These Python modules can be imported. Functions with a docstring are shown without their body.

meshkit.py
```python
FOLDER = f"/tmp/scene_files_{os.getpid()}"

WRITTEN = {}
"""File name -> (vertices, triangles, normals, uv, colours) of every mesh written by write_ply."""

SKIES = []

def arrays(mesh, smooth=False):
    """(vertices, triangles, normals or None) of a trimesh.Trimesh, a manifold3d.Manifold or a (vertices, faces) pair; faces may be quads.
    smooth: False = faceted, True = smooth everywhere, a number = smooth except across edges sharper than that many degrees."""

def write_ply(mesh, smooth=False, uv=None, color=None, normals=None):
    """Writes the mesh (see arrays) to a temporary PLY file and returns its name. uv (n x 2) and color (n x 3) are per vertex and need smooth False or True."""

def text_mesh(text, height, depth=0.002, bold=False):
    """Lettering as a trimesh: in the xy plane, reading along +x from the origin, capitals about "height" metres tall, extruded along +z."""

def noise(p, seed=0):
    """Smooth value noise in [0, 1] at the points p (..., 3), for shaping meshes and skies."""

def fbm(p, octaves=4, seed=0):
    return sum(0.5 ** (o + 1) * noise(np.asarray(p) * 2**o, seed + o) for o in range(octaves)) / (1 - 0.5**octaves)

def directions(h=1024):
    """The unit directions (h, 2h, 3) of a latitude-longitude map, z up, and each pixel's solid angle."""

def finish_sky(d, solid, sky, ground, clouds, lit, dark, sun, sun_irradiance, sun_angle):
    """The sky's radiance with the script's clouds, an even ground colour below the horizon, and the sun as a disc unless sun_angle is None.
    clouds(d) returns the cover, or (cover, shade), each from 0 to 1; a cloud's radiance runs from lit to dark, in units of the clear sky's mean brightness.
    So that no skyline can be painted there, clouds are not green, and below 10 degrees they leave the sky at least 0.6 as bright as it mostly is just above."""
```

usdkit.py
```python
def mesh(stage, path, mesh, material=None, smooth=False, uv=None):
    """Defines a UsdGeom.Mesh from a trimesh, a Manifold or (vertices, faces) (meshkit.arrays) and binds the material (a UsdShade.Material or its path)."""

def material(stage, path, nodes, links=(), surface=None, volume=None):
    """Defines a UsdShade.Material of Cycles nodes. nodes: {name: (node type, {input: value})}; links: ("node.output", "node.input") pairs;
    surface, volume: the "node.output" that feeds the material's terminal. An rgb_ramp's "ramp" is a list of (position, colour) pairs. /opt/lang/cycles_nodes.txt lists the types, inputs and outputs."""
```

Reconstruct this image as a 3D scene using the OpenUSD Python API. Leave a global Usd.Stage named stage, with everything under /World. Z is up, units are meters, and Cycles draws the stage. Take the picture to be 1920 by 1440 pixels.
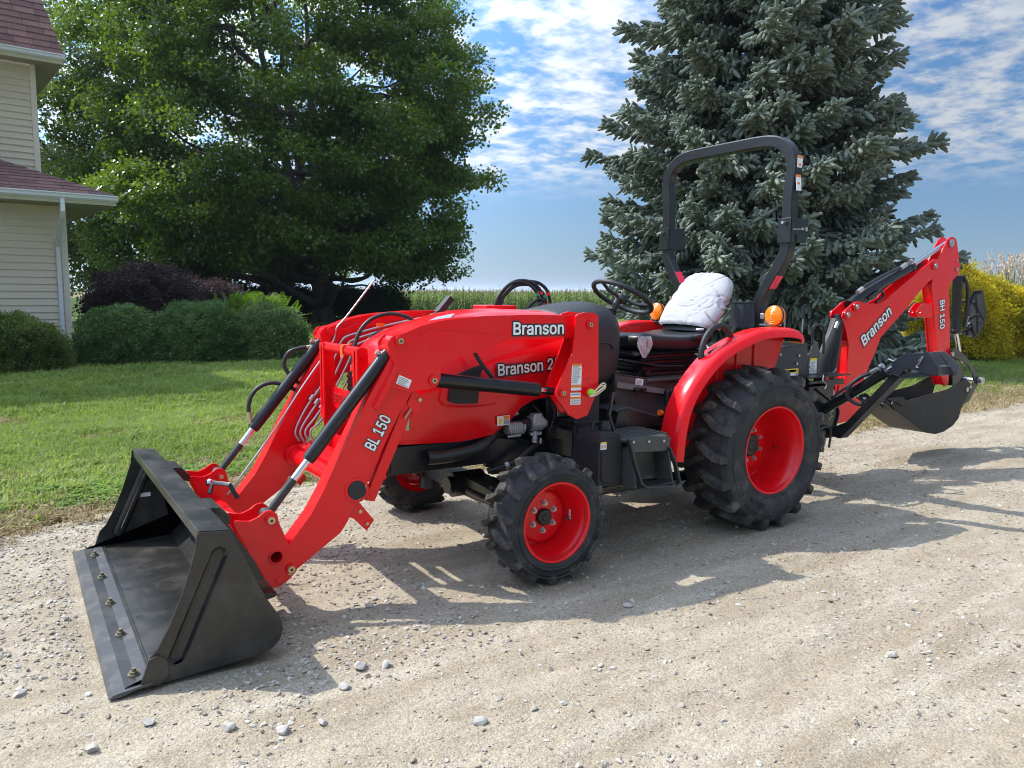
import math, random
import numpy as np
import trimesh
import meshkit, usdkit
from shapely.geometry import Polygon, Point, box as sbox
from shapely.ops import unary_union
from pxr import Usd, UsdGeom, UsdLux, UsdShade, Gf, Sdf, Vt

stage = Usd.Stage.CreateInMemory()
UsdGeom.SetStageUpAxis(stage, "Z")
UsdGeom.SetStageMetersPerUnit(stage, 1.0)
UsdGeom.Xform.Define(stage, "/World")
UsdGeom.Scope.Define(stage, "/World/Looks")
PI = math.pi

# ------------------------------------------------------------------ camera, sky, sun, exposure
EXPOSURE = 1.22
CAM = np.array([-3.857, -3.807, 1.426])
YAW, PITCH, ROLL, FPX = 0.5762, 0.1177, 0.0083, 1450.0
fw = np.array([math.sin(YAW) * math.cos(PITCH), math.cos(YAW) * math.cos(PITCH), -math.sin(PITCH)])
r0 = np.array([math.cos(YAW), -math.sin(YAW), 0.0])
u0 = np.cross(r0, fw)
rt = r0 * math.cos(ROLL) + u0 * math.sin(ROLL)
up = np.cross(rt, fw)
cam = UsdGeom.Camera.Define(stage, "/World/camera")
cam.AddTransformOp().Set(Gf.Matrix4d(*[float(x) for row in (list(rt) + [0], list(up) + [0], list(-fw) + [0], list(CAM) + [1]) for x in row]))
cam.CreateHorizontalApertureAttr(36.0)
cam.CreateVerticalApertureAttr(27.0)
cam.CreateFocalLengthAttr(36.0 * FPX / 1920.0)
cam.CreateClippingRangeAttr(Gf.Vec2f(0.05, 20000.0))
cam.CreateExposureAttr(EXPOSURE)

SUN_AZ = math.atan2(-0.62, 0.785)           # rotation = atan2(x, y) of the direction towards the sun
SUN_EL = math.radians(49.5)
sun_dir = np.array([math.sin(SUN_AZ) * math.cos(SUN_EL), math.cos(SUN_AZ) * math.cos(SUN_EL), math.sin(SUN_EL)])
sky_mat = usdkit.material(stage, "/World/Looks/sky", {
    "tc": ("texture_coordinate", {}),
    "sep": ("separate_xyz", {}),
    "zc": ("math", {"math_type": "maximum", "value2": 0.03}),
    "zo": ("math", {"math_type": "add", "value2": 0.12}),
    "dx": ("math", {"math_type": "divide"}),
    "dy": ("math", {"math_type": "divide"}),
    "pos": ("combine_xyz", {"z": 3.7}),
    "n1": ("noise_texture", {"scale": 1.1, "detail": 3.0, "roughness": 0.55}),
    "n2": ("noise_texture", {"scale": 8.5, "detail": 7.0, "roughness": 0.58, "distortion": 0.1}),
    "r1": ("map_range", {"from_min": 0.24, "from_max": 0.44, "clamp": True}),
    "r2": ("map_range", {"from_min": 0.38, "from_max": 0.60, "clamp": True}),
    "mul": ("math", {"math_type": "multiply"}),
    "low": ("map_range", {"range_type": "smoothstep", "from_min": 0.105, "from_max": 0.175, "clamp": True}),
    "mask": ("math", {"math_type": "multiply"}),
    "sky": ("sky_texture", {"sky_type": "single_scattering", "sun_disc": False, "sun_elevation": SUN_EL, "sun_rotation": SUN_AZ, "altitude": 200.0, "air_density": 1.0, "aerosol_density": 1.0, "ozone_density": 2.0}),
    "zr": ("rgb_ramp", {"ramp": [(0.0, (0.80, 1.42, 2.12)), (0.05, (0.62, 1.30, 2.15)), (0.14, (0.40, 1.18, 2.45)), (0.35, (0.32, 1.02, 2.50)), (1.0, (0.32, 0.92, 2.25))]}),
    "m0": ("mix_color", {"fac": 0.8}),
    "cl": ("mix_color", {"a": (1.75, 2.30, 3.00), "b": (3.75, 3.82, 3.95)}),
    "m1": ("mix_color", {}),
    "dot": ("vector_math", {"math_type": "dot_product", "vector2": tuple(float(q) for q in sun_dir)}), "d0": ("math", {"math_type": "maximum", "value2": 0.0}), "d2": ("math", {"math_type": "power", "value2": 2.0}), "d3": ("math", {"math_type": "multiply_add", "value2": 3.7, "value3": 0.68}),  # sky gain rising towards the sun, added for more fill light
    "added_glow": ("combine_color", {}), "m2": ("mix_color", {"blend_type": "multiply", "fac": 1.0, "use_clamp": False}),
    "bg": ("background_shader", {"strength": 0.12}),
}, [("tc.generated", "sep.vector"), ("sep.z", "zc.value1"), ("zc.value", "zo.value1"), ("sep.x", "dx.value1"), ("zo.value", "dx.value2"), ("sep.y", "dy.value1"), ("zo.value", "dy.value2"),
    ("dx.value", "pos.x"), ("dy.value", "pos.y"), ("pos.vector", "n1.vector"), ("pos.vector", "n2.vector"), ("n1.fac", "r1.value"), ("n2.fac", "r2.value"),
    ("r1.result", "mul.value1"), ("r2.result", "mul.value2"), ("sep.z", "low.value"), ("mul.value", "mask.value1"), ("low.result", "mask.value2"),
    ("sep.z", "zr.fac"), ("sky.color", "m0.a"), ("zr.color", "m0.b"), ("m0.result", "m1.a"), ("n2.fac", "cl.fac"), ("cl.result", "m1.b"), ("mask.value", "m1.fac"), ("tc.generated", "dot.vector1"), ("dot.value", "d0.value1"), ("d0.value", "d2.value1"), ("d2.value", "d3.value1"), ("d3.value", "added_glow.r"), ("d3.value", "added_glow.g"), ("d3.value", "added_glow.b"), ("m1.result", "m2.a"), ("added_glow.color", "m2.b"), ("m2.result", "bg.color")],
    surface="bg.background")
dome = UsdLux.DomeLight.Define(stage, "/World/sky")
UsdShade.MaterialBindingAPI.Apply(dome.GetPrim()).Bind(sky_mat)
dome.GetPrim().SetCustomDataByKey("kind", "structure")
sun = UsdLux.DistantLight.Define(stage, "/World/sun")
sun.CreateIntensityAttr(0.64)
sun.CreateNormalizeAttr(True)
sun.CreateAngleAttr(0.53)
sun.CreateColorAttr(Gf.Vec3f(1.0, 0.955, 0.88))
zx = sun_dir
ax = np.cross([0, 0, 1], zx); ax /= np.linalg.norm(ax)
ay = np.cross(zx, ax)
sun.AddTransformOp().Set(Gf.Matrix4d(*[float(x) for row in (list(ax) + [0], list(ay) + [0], list(zx) + [0], [0, 0, 30, 1]) for x in row]))

# ------------------------------------------------------------------ helpers: prims
_names = {}
def numbered(parent, name):
    k = (parent, name)
    n = _names.get(k, 0)
    _names[k] = n + 1
    return parent + "/" + (name if n == 0 else "%s_%03d" % (name, n))

def data(prim, label=None, cat=None, group=None, kind=None):
    for k, v in (("label", label), ("category", cat), ("group", group), ("kind", kind)):
        if v:
            prim.SetCustomDataByKey(k, v)
    return prim

def xf(name, parent="/World", label=None, cat=None, group=None, kind=None, loc=None, rotz=0):
    x = UsdGeom.Xform.Define(stage, numbered(parent, name))
    if loc is not None:
        x.AddTranslateOp().Set(Gf.Vec3d(*map(float, loc)))
        if rotz:
            x.AddRotateZOp().Set(rotz)
    data(x.GetPrim(), label, cat, group, kind)
    return str(x.GetPath())

def put(name, mesh, mat, parent="/World", smooth=30, label=None, cat=None, group=None, kind=None):
    if isinstance(mesh, MB):
        mesh = mesh.mesh()
    m = usdkit.mesh(stage, numbered(parent, name), mesh, mat, smooth=smooth)
    data(m.GetPrim(), label, cat, group, kind)
    return str(m.GetPath())

def copy_of(src, name, parent, loc, label=None, rotz=0, scale=None):
    x = UsdGeom.Xform.Define(stage, numbered(parent, name))
    x.GetPrim().GetReferences().AddInternalReference(Sdf.Path(src))
    x.ClearXformOpOrder()
    x.AddTranslateOp().Set(Gf.Vec3d(*map(float, loc)))
    if rotz:
        x.AddRotateZOp().Set(rotz)
    if label:
        x.GetPrim().SetCustomDataByKey("label", label)
    x.GetPrim().SetInstanceable(True)
    return str(x.GetPath())

def quats(n, rng, tilt=0.0, axis=None):
    """Random spins about z with a tilt (radians); as an array of (w, x, y, z)."""
    a = rng.uniform(0, 2 * PI, n)
    t = rng.normal(0, tilt, n) if tilt else np.zeros(n)
    b = rng.uniform(0, 2 * PI, n)
    qz = np.stack([np.cos(a / 2), 0 * a, 0 * a, np.sin(a / 2)], 1)
    qt = np.stack([np.cos(t / 2), np.sin(t / 2) * np.cos(b), np.sin(t / 2) * np.sin(b), 0 * t], 1)
    return qmul(qt, qz)

def qmul(p, q):
    w1, x1, y1, z1 = p.T; w2, x2, y2, z2 = q.T
    return np.stack([w1*w2-x1*x2-y1*y2-z1*z2, w1*x2+x1*w2+y1*z2-z1*y2, w1*y2-x1*z2+y1*w2+z1*x2, w1*z2+x1*y2-y1*x2+z1*w2], 1)

def quat_from_axes(X, Y, Z):
    """Rows of unit axes -> quaternions (n,4)."""
    from scipy.spatial.transform import Rotation
    q = Rotation.from_matrix(np.stack([X, Y, Z], -1)).as_quat()
    return q[:, [3, 0, 1, 2]]

def scatter(name, protos, mats, pos, quat, scale, idx, parent="/World", label=None, cat=None, kind="stuff", proto_name="piece"):
    path = numbered(parent, name)
    pi = UsdGeom.PointInstancer.Define(stage, path)
    rel = pi.CreatePrototypesRel()
    for k, pr in enumerate(protos):
        q = path + "/" + proto_name + ("" if k == 0 else "_%03d" % k)
        usdkit.mesh(stage, q, pr, mats if not isinstance(mats, (list, tuple)) else mats[k % len(mats)], smooth=False)
        rel.AddTarget(q)
    pi.CreatePositionsAttr(Vt.Vec3fArray.FromNumpy(np.ascontiguousarray(pos, np.float32)))
    h = np.asarray(quat, np.float64)
    pi.CreateOrientationsAttr(Vt.QuathArray([Gf.Quath(float(a), float(b), float(c), float(d)) for a, b, c, d in h]))
    sc = np.asarray(scale, np.float32)
    if sc.ndim == 1:
        sc = np.repeat(sc[:, None], 3, 1)
    pi.CreateScalesAttr(Vt.Vec3fArray.FromNumpy(np.ascontiguousarray(sc)))
    pi.CreateProtoIndicesAttr(Vt.IntArray.FromNumpy(np.ascontiguousarray(idx, np.int32)))
    data(pi.GetPrim(), label, cat, None, kind)
    return path

# ------------------------------------------------------------------ helpers: meshes
def rounded(pts, r, holes=(), q=4):
    p = Polygon(pts) if not hasattr(pts, "buffer") else pts
    if r:
        p = p.buffer(-r, quad_segs=q).buffer(2 * r, quad_segs=q).buffer(-r, quad_segs=q)
    for h in holes:
        p = p.difference(h)
    return p

def disc(x, z, r, n=6):
    return Point(x, z).buffer(r, quad_segs=n)

def spline(pts, n=8):
    P = np.asarray(pts, float)
    P = np.vstack([2 * P[0] - P[1], P, 2 * P[-1] - P[-2]])
    out = []
    for i in range(1, len(P) - 2):
        t = np.linspace(0, 1, n, endpoint=False)[:, None]
        a, b, c, d = P[i - 1:i + 3]
        out.append(0.5 * (2 * b + (c - a) * t + (2 * a - 5 * b + 4 * c - d) * t**2 + (3 * b - 3 * c + d - a) * t**3))
    out.append(P[-2][None])
    return np.vstack(out)

def frames(P):
    P = np.asarray(P, float)
    T = np.gradient(P, axis=0)
    T /= np.linalg.norm(T, axis=1, keepdims=True) + 1e-12
    ref = np.array([0, 0, 1.0]) if abs(T[0, 2]) < 0.9 else np.array([1.0, 0, 0])
    N = np.cross(ref, T[0]); N /= np.linalg.norm(N)
    Ns = [N]
    for i in range(1, len(P)):
        N = Ns[-1] - T[i] * (Ns[-1] @ T[i])
        N /= np.linalg.norm(N) + 1e-12
        Ns.append(N)
    Ns = np.array(Ns)
    return T, Ns, np.cross(T, Ns)

class MB:
    """Collects shapes and makes them one mesh."""
    def __init__(self):
        self.v, self.f, self.n = [], [], 0
    def add(self, v, f=None):
        if f is None:
            v, f = np.array(v.vertices), np.array(v.faces)
        v, f = np.asarray(v, float), np.asarray(f, int)
        if f.shape[1] == 4:
            f = np.vstack([f[:, [0, 1, 2]], f[:, [0, 2, 3]]])
        self.v.append(v); self.f.append(f + self.n); self.n += len(v)
        return self
    def mesh(self):
        return trimesh.Trimesh(np.vstack(self.v), np.vstack(self.f), process=False)
    def box(self, c, s, R=None, ch=0.0):
        if ch:
            x, y, z = np.array(s) / 2
            pts = [(i * (x - ch * (k != 0)), j * (y - ch * (k != 1)), l * (z - ch * (k != 2))) for k in range(3) for i in (-1, 1) for j in (-1, 1) for l in (-1, 1)]
            b = trimesh.convex.convex_hull(np.array(pts))
        else:
            b = trimesh.creation.box(s)
        v = np.array(b.vertices)
        if R is not None:
            v = v @ np.asarray(R).T
        return self.add(v + np.asarray(c), b.faces)
    def span(self, a, b, ch=0.0):
        a, b = np.minimum(a, b), np.maximum(a, b)
        return self.box((a + b) / 2, b - a, ch=ch)
    def cyl(self, a, b, r, r2=None, n=20, caps=True):
        a, b = np.asarray(a, float), np.asarray(b, float)
        r2 = r if r2 is None else r2
        T = (b - a) / np.linalg.norm(b - a)
        ref = np.array([0, 0, 1.0]) if abs(T[2]) < 0.9 else np.array([1.0, 0, 0])
        N = np.cross(ref, T); N /= np.linalg.norm(N); Bn = np.cross(T, N)
        th = np.arange(n) * 2 * PI / n
        ring = np.cos(th)[:, None] * N + np.sin(th)[:, None] * Bn
        v = np.vstack([a + ring * r, b + ring * r2, a[None], b[None]])
        i = np.arange(n); j = (i + 1) % n
        f = np.vstack([np.stack([i, j, n + j], 1), np.stack([i, n + j, n + i], 1)])
        if caps:
            f = np.vstack([f, np.stack([j, i, 0 * i + 2 * n], 1), np.stack([n + i, n + j, 0 * i + 2 * n + 1], 1)])
        return self.add(v, f)
    def tube(self, P, r, n=8, section=None, caps=True):
        P = np.asarray(P, float)
        T, N, B = frames(P)
        r = np.broadcast_to(r, len(P))
        if section is None:
            th = np.arange(n) * 2 * PI / n
            section = np.stack([np.cos(th), np.sin(th)], 1)
        else:
            section = np.asarray(section, float); n = len(section)
        v = (P[:, None] + r[:, None, None] * (section[None, :, :1] * N[:, None] + section[None, :, 1:] * B[:, None])).reshape(-1, 3)
        f = []
        for k in range(len(P) - 1):
            i = np.arange(n); j = (i + 1) % n
            f += [np.stack([k * n + i, k * n + j, (k + 1) * n + j, (k + 1) * n + i], 1)]
        f = np.vstack(f)
        f = np.vstack([f[:, [0, 1, 2]], f[:, [0, 2, 3]]])
        if caps:
            c0, c1 = len(v), len(v) + 1
            v = np.vstack([v, P[:1], P[-1:]])
            i = np.arange(n); j = (i + 1) % n; o = (len(P) - 1) * n
            f = np.vstack([f, np.stack([j, i, 0 * i + c0], 1), np.stack([o + i, o + j, 0 * i + c1], 1)])
        return self.add(v, f)
    def plate(self, poly, lo, hi, axis="y", r=0.0, holes=()):
        p = rounded(poly, r, holes)
        for g in getattr(p, "geoms", [p]):
            if g.is_empty or g.geom_type != "Polygon":
                continue
            m = trimesh.creation.extrude_polygon(g, hi - lo, engine="earcut")
            v, f = np.array(m.vertices), np.array(m.faces)
            if axis == "y":
                v = np.stack([v[:, 0], lo + v[:, 2], v[:, 1]], 1); f = f[:, ::-1]
            elif axis == "x":
                v = np.stack([lo + v[:, 2], v[:, 0], v[:, 1]], 1)
            else:
                v = v + [0, 0, lo]
            self.add(v, f)
        return self
    def lathe(self, prof, c, axis="y", n=48, closed=False):
        """prof: (r, h) pairs turned about the axis through c."""
        p = np.asarray(prof, float); m = len(p)
        th = np.arange(n) * 2 * PI / n
        r, h = p[:, 0], p[:, 1]
        a = np.cos(th)[:, None] * r; b = np.sin(th)[:, None] * r; hh = np.broadcast_to(h, (n, m))
        v = {"y": np.stack([a, hh, b], -1), "x": np.stack([hh, a, b], -1), "z": np.stack([a, b, hh], -1)}[axis].reshape(-1, 3) + np.asarray(c)
        k = m if closed else m - 1
        i, j = np.meshgrid(np.arange(n), np.arange(k), indexing="ij")
        i2, j2 = (i + 1) % n, (j + 1) % m
        f = np.stack([i * m + j, i2 * m + j, i2 * m + j2, i * m + j2], -1).reshape(-1, 4)
        return self.add(v, f)
    def loft(self, rings, closed=True, caps=True):
        """rings: (k, n, 3)."""
        R = np.asarray(rings, float); k, n = R.shape[:2]
        f = []
        m = n if closed else n - 1
        for s in range(k - 1):
            i = np.arange(m); j = (i + 1) % n
            f.append(np.stack([s * n + i, s * n + j, (s + 1) * n + j, (s + 1) * n + i], 1))
        v = R.reshape(-1, 3); f = np.vstack(f)
        f = np.vstack([f[:, [0, 1, 2]], f[:, [0, 2, 3]]])
        if caps and closed:
            c0, c1 = len(v), len(v) + 1
            v = np.vstack([v, R[0].mean(0)[None], R[-1].mean(0)[None]])
            i = np.arange(n); j = (i + 1) % n; o = (k - 1) * n
            f = np.vstack([f, np.stack([j, i, 0 * i + c0], 1), np.stack([o + i, o + j, 0 * i + c1], 1)])
        return self.add(v, f)
    def moved(self, M):
        M = np.asarray(M, float)
        self.v = [v @ M[:3, :3].T + M[:3, 3] for v in self.v]
        if np.linalg.det(M[:3, :3]) < 0:
            self.f = [f[:, ::-1] for f in self.f]
        return self

def mirror_y(mb):
    return mb.moved(np.diag([1.0, -1, 1, 1]))

def letter_shape(text, height):
    m = meshkit.text_mesh(text, height, 0.001, bold=True)
    up_ = m.face_normals[:, 2] > 0.9
    tri = m.triangles[up_][:, :, :2]
    return unary_union([Polygon(t).buffer(1e-5) for t in tri])

def flat_mesh(shape, depth):
    out = MB()
    for g in getattr(shape, "geoms", [shape]):
        if g.area > 0:
            out.add(trimesh.creation.extrude_polygon(g, depth, engine="earcut"))
    return out

def on_side(mb, x, y, z, angle=0.0, shear=0.0):
    """Lays flat work (xy plane, facing +z) on a face that looks towards -y, its origin at (x, y, z), turned by angle."""
    c, s = math.cos(angle), math.sin(angle)
    M = np.eye(4)
    M[:3, 0] = (c, 0, s); M[:3, 1] = (-s, 0, c); M[:3, 2] = (0, -1, 0); M[:3, 3] = (x, y, z)
    return mb.moved(M)

# ------------------------------------------------------------------ materials
def mat(name, col, rough=0.5, metal=0.0, col2=None, vscale=6.0, bump=0.0, bscale=200.0, bev=0.0, coat=0.0, spec=0.5, extra=None, dust=0.0):
    nodes = {"p": ("principled_bsdf", {"base_color": col, "roughness": rough, "metallic": metal, "coat_weight": coat, "coat_roughness": 0.06, "specular_ior_level": spec, **(extra or {})})}
    links = []
    tc = ("texture_coordinate", {})
    if col2 is not None or bump or dust:
        nodes["tc"] = tc
    src = None
    if col2 is not None:
        nodes["nv"] = ("noise_texture", {"scale": vscale, "detail": 5.0, "roughness": 0.6})
        nodes["rv"] = ("map_range", {"from_min": 0.34, "from_max": 0.66, "clamp": True})
        nodes["mv"] = ("mix_color", {"a": col, "b": col2})
        links += [("tc.object", "nv.vector"), ("nv.fac", "rv.value"), ("rv.result", "mv.fac")]
        src = "mv.result"
    if dust:
        nodes["nd"] = ("noise_texture", {"scale": 9.0, "detail": 9.0, "roughness": 0.7})
        nodes["rd"] = ("map_range", {"from_min": 0.48, "from_max": 0.72, "to_max": dust, "clamp": True})
        nodes["md"] = ("mix_color", {"a": col, "b": (0.30, 0.26, 0.21)})
        links += [("tc.object", "nd.vector"), ("nd.fac", "rd.value"), ("rd.result", "md.fac")]
        if src:
            links.append((src, "md.a"))
        src = "md.result"
    if src:
        links.append((src, "p.base_color"))
    nsrc = None
    if bev:
        nodes["bv"] = ("bevel", {"radius": bev, "samples": 4})
        nsrc = "bv.bevel"
    if bump:
        nodes["nb"] = ("noise_texture", {"scale": bscale, "detail": 4.0})
        nodes["bm"] = ("bump", {"strength": bump, "distance": 0.004})
        links += [("tc.object", "nb.vector"), ("nb.fac", "bm.height")]
        if nsrc:
            links.append((nsrc, "bm.normal"))
        nsrc = "bm.normal"
    if nsrc:
        links.append((nsrc, "p.normal"))
    return usdkit.material(stage, "/World/Looks/" + name, nodes, links, surface="p.BSDF")

def leaf_mat(name, c1, c2, c3, trans=0.35, rough=0.55, tint=(1.3, 1.25, 0.6), clump=0.5, spec=0.3, noise_scale=0.45):
    """Foliage: every leaf has a tone of its own, neighbouring sprays share a drift of colour, and light passes through."""
    tcol = tuple(min(1.0, a * b) for a, b in zip(c2, tint))
    return usdkit.material(stage, "/World/Looks/" + name, {
        "g": ("geometry", {}), "oi": ("object_info", {}), "n": ("noise_texture", {"scale": noise_scale, "detail": 2.0}),
        "a1": ("math", {"math_type": "multiply", "value2": 0.45}), "a2": ("math", {"math_type": "multiply", "value2": 0.30}),
        "s1": ("math", {"math_type": "add"}), "n1": ("math", {"math_type": "multiply_add", "value2": 1.1, "value3": -0.40}), "s2": ("math", {"math_type": "add", "use_clamp": True}),
        "r": ("rgb_ramp", {"ramp": [(0.0, c1), (0.5, c2), (1.0, c3)]}),
        "t": ("mix_color", {"blend_type": "multiply", "fac": 1.0, "b": tint, "use_clamp": False}),
        "p": ("principled_bsdf", {"roughness": rough, "specular_ior_level": spec}), "tr": ("translucent_bsdf", {}), "m": ("mix_closure", {"fac": trans}),
    }, [("g.random_per_island", "a1.value1"), ("oi.random", "a2.value1"), ("a1.value", "s1.value1"), ("a2.value", "s1.value2"), ("g.position", "n.vector"), ("n.fac", "n1.value1"),
        ("s1.value", "s2.value1"), ("n1.value", "s2.value2"), ("s2.value", "r.fac"), ("r.color", "p.base_color"), ("r.color", "t.a"), ("t.result", "tr.color"), ("p.BSDF", "m.closure1"), ("tr.BSDF", "m.closure2")],
        surface="m.closure")

RED = mat("red_paint", (0.74, 0.003, 0.008), 0.21, bev=0.004, spec=0.42, dust=0.05)
REDM = mat("red_casting", (0.40, 0.006, 0.008), 0.38, bev=0.003, coat=0.2)
BLACK = mat("black_paint", (0.0055, 0.006, 0.0068), 0.30, bev=0.004, dust=0.03)
SATIN = mat("satin_black_steel", (0.0140, 0.0130, 0.0110), 0.33, bev=0.005, dust=0.05, spec=0.6, bump=0.03, bscale=300)
DARKIRON = mat("dark_iron", (0.0105, 0.0105, 0.0105), 0.5, bev=0.004, dust=0.05, spec=0.3)
GREYBLK = mat("grey_black_plastic", (0.013, 0.013, 0.0135), 0.55, bev=0.006, bump=0.15, bscale=900)
DGREY = mat("dark_grey_panel", (0.042, 0.044, 0.041), 0.48, bev=0.004, dust=0.14)
RUBBER = mat("tyre_rubber", (0.024, 0.024, 0.0245), 0.72, bev=0.006, dust=0.22, bump=0.10, bscale=160, spec=0.35)
TREAD = mat("dusty_tread", (0.040, 0.038, 0.034), 0.8, bev=0.006, dust=0.5, bump=0.15, bscale=120, spec=0.3)
HOSE = mat("hose_rubber", (0.012, 0.012, 0.013), 0.5)
CHROME = mat("chrome_rod", (0.75, 0.75, 0.76), 0.10, metal=1.0)
STEEL = mat("plated_steel", (0.46, 0.45, 0.43), 0.34, metal=0.9)
ZINC = mat("yellow_zinc", (0.50, 0.42, 0.24), 0.38, metal=0.85)
OLIVE = mat("dull_zinc_bolt", (0.17, 0.15, 0.09), 0.55, metal=0.4)
ALU = mat("cast_aluminium", (0.42, 0.43, 0.44), 0.48, metal=0.7, bump=0.2, bscale=400)
BUCKET = usdkit.material(stage, "/World/Looks/scuffed_bucket_paint", {
    "tc": ("texture_coordinate", {}), "mp": ("mapping", {"scale": (70.0, 2.5, 40.0), "rotation": (0.2, 0.1, 0.3)}), "n": ("noise_texture", {"scale": 1.0, "detail": 5.0, "roughness": 0.7}), "r": ("map_range", {"from_min": 0.62, "from_max": 0.80, "to_max": 0.45, "clamp": True}),
    "n2": ("noise_texture", {"scale": 5.0, "detail": 7.0, "roughness": 0.7}), "r2": ("map_range", {"from_min": 0.48, "from_max": 0.75, "to_max": 0.16, "clamp": True}), "rr": ("map_range", {"from_min": 0.3, "from_max": 0.7, "to_min": 0.26, "to_max": 0.44, "clamp": True}),
    "c": ("mix_color", {"a": (0.0125, 0.0115, 0.0095), "b": (0.075, 0.072, 0.066)}), "c2": ("mix_color", {"b": (0.24, 0.21, 0.17)}), "bv": ("bevel", {"radius": 0.004, "samples": 4}), "bm": ("bump", {"strength": 0.06, "distance": 0.01}), "p": ("principled_bsdf", {"specular_ior_level": 0.6})},
    [("tc.object", "mp.vector"), ("mp.vector", "n.vector"), ("n.fac", "r.value"), ("r.result", "c.fac"), ("c.result", "c2.a"), ("tc.object", "n2.vector"), ("n2.fac", "r2.value"), ("r2.result", "c2.fac"), ("c2.result", "p.base_color"), ("n2.fac", "rr.value"), ("rr.result", "p.roughness"), ("n2.fac", "bm.height"), ("bv.bevel", "bm.normal"), ("bm.normal", "p.normal")], surface="p.BSDF")
WHITE = mat("white_lettering", (0.80, 0.80, 0.78), 0.4)
LBLACK = mat("black_letters_and_hole_shade", (0.012, 0.012, 0.012), 0.4)  # lettering, and the painted shade in holes and the exhaust pipe
DECAL = mat("white_decal", (0.74, 0.74, 0.72), 0.45)
DORANGE = mat("orange_decal", (0.75, 0.20, 0.02), 0.45)
DYELLOW = mat("yellow_decal", (0.80, 0.55, 0.02), 0.45)
DGREYP = mat("grey_print", (0.28, 0.28, 0.28), 0.5)
AMBER = mat("amber_lens", (0.85, 0.20, 0.008), 0.15, bump=0.5, bscale=120, extra={"subsurface_weight": 0.35, "subsurface_scale": 0.02, "subsurface_radius": (1.0, 0.35, 0.05)})
REFLECT = mat("red_reflector", (0.75, 0.02, 0.05), 0.2)
ORANGE = mat("orange_plastic", (0.85, 0.13, 0.015), 0.4)
VINYL = mat("black_vinyl", (0.009, 0.009, 0.0095), 0.36, bump=0.12, bscale=700)
CLOTH = mat("white_cover_cloth", (0.37, 0.367, 0.38), 0.85, bump=0.5, bscale=45)
GREEN_TAPE = mat("green_tape", (0.02, 0.30, 0.14), 0.45)
LIME = mat("lime_cap", (0.35, 0.75, 0.05), 0.4)
CREAM = mat("cream_cord", (0.65, 0.56, 0.36), 0.7)
CLEAR = usdkit.material(stage, "/World/Looks/clear_plastic", {"t": ("transparent_bsdf", {"color": (0.93, 0.93, 0.94)}), "d": ("diffuse_bsdf", {"color": (0.8, 0.8, 0.82)}), "g": ("glossy_bsdf", {"roughness": 0.12}), "lw": ("layer_weight", {"blend": 0.45}), "m1": ("mix_closure", {"fac": 0.4}), "m": ("mix_closure", {})},
    [("d.BSDF", "m1.closure1"), ("g.BSDF", "m1.closure2"), ("lw.facing", "m.fac"), ("t.BSDF", "m.closure1"), ("m1.closure", "m.closure2")], surface="m.closure")

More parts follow.
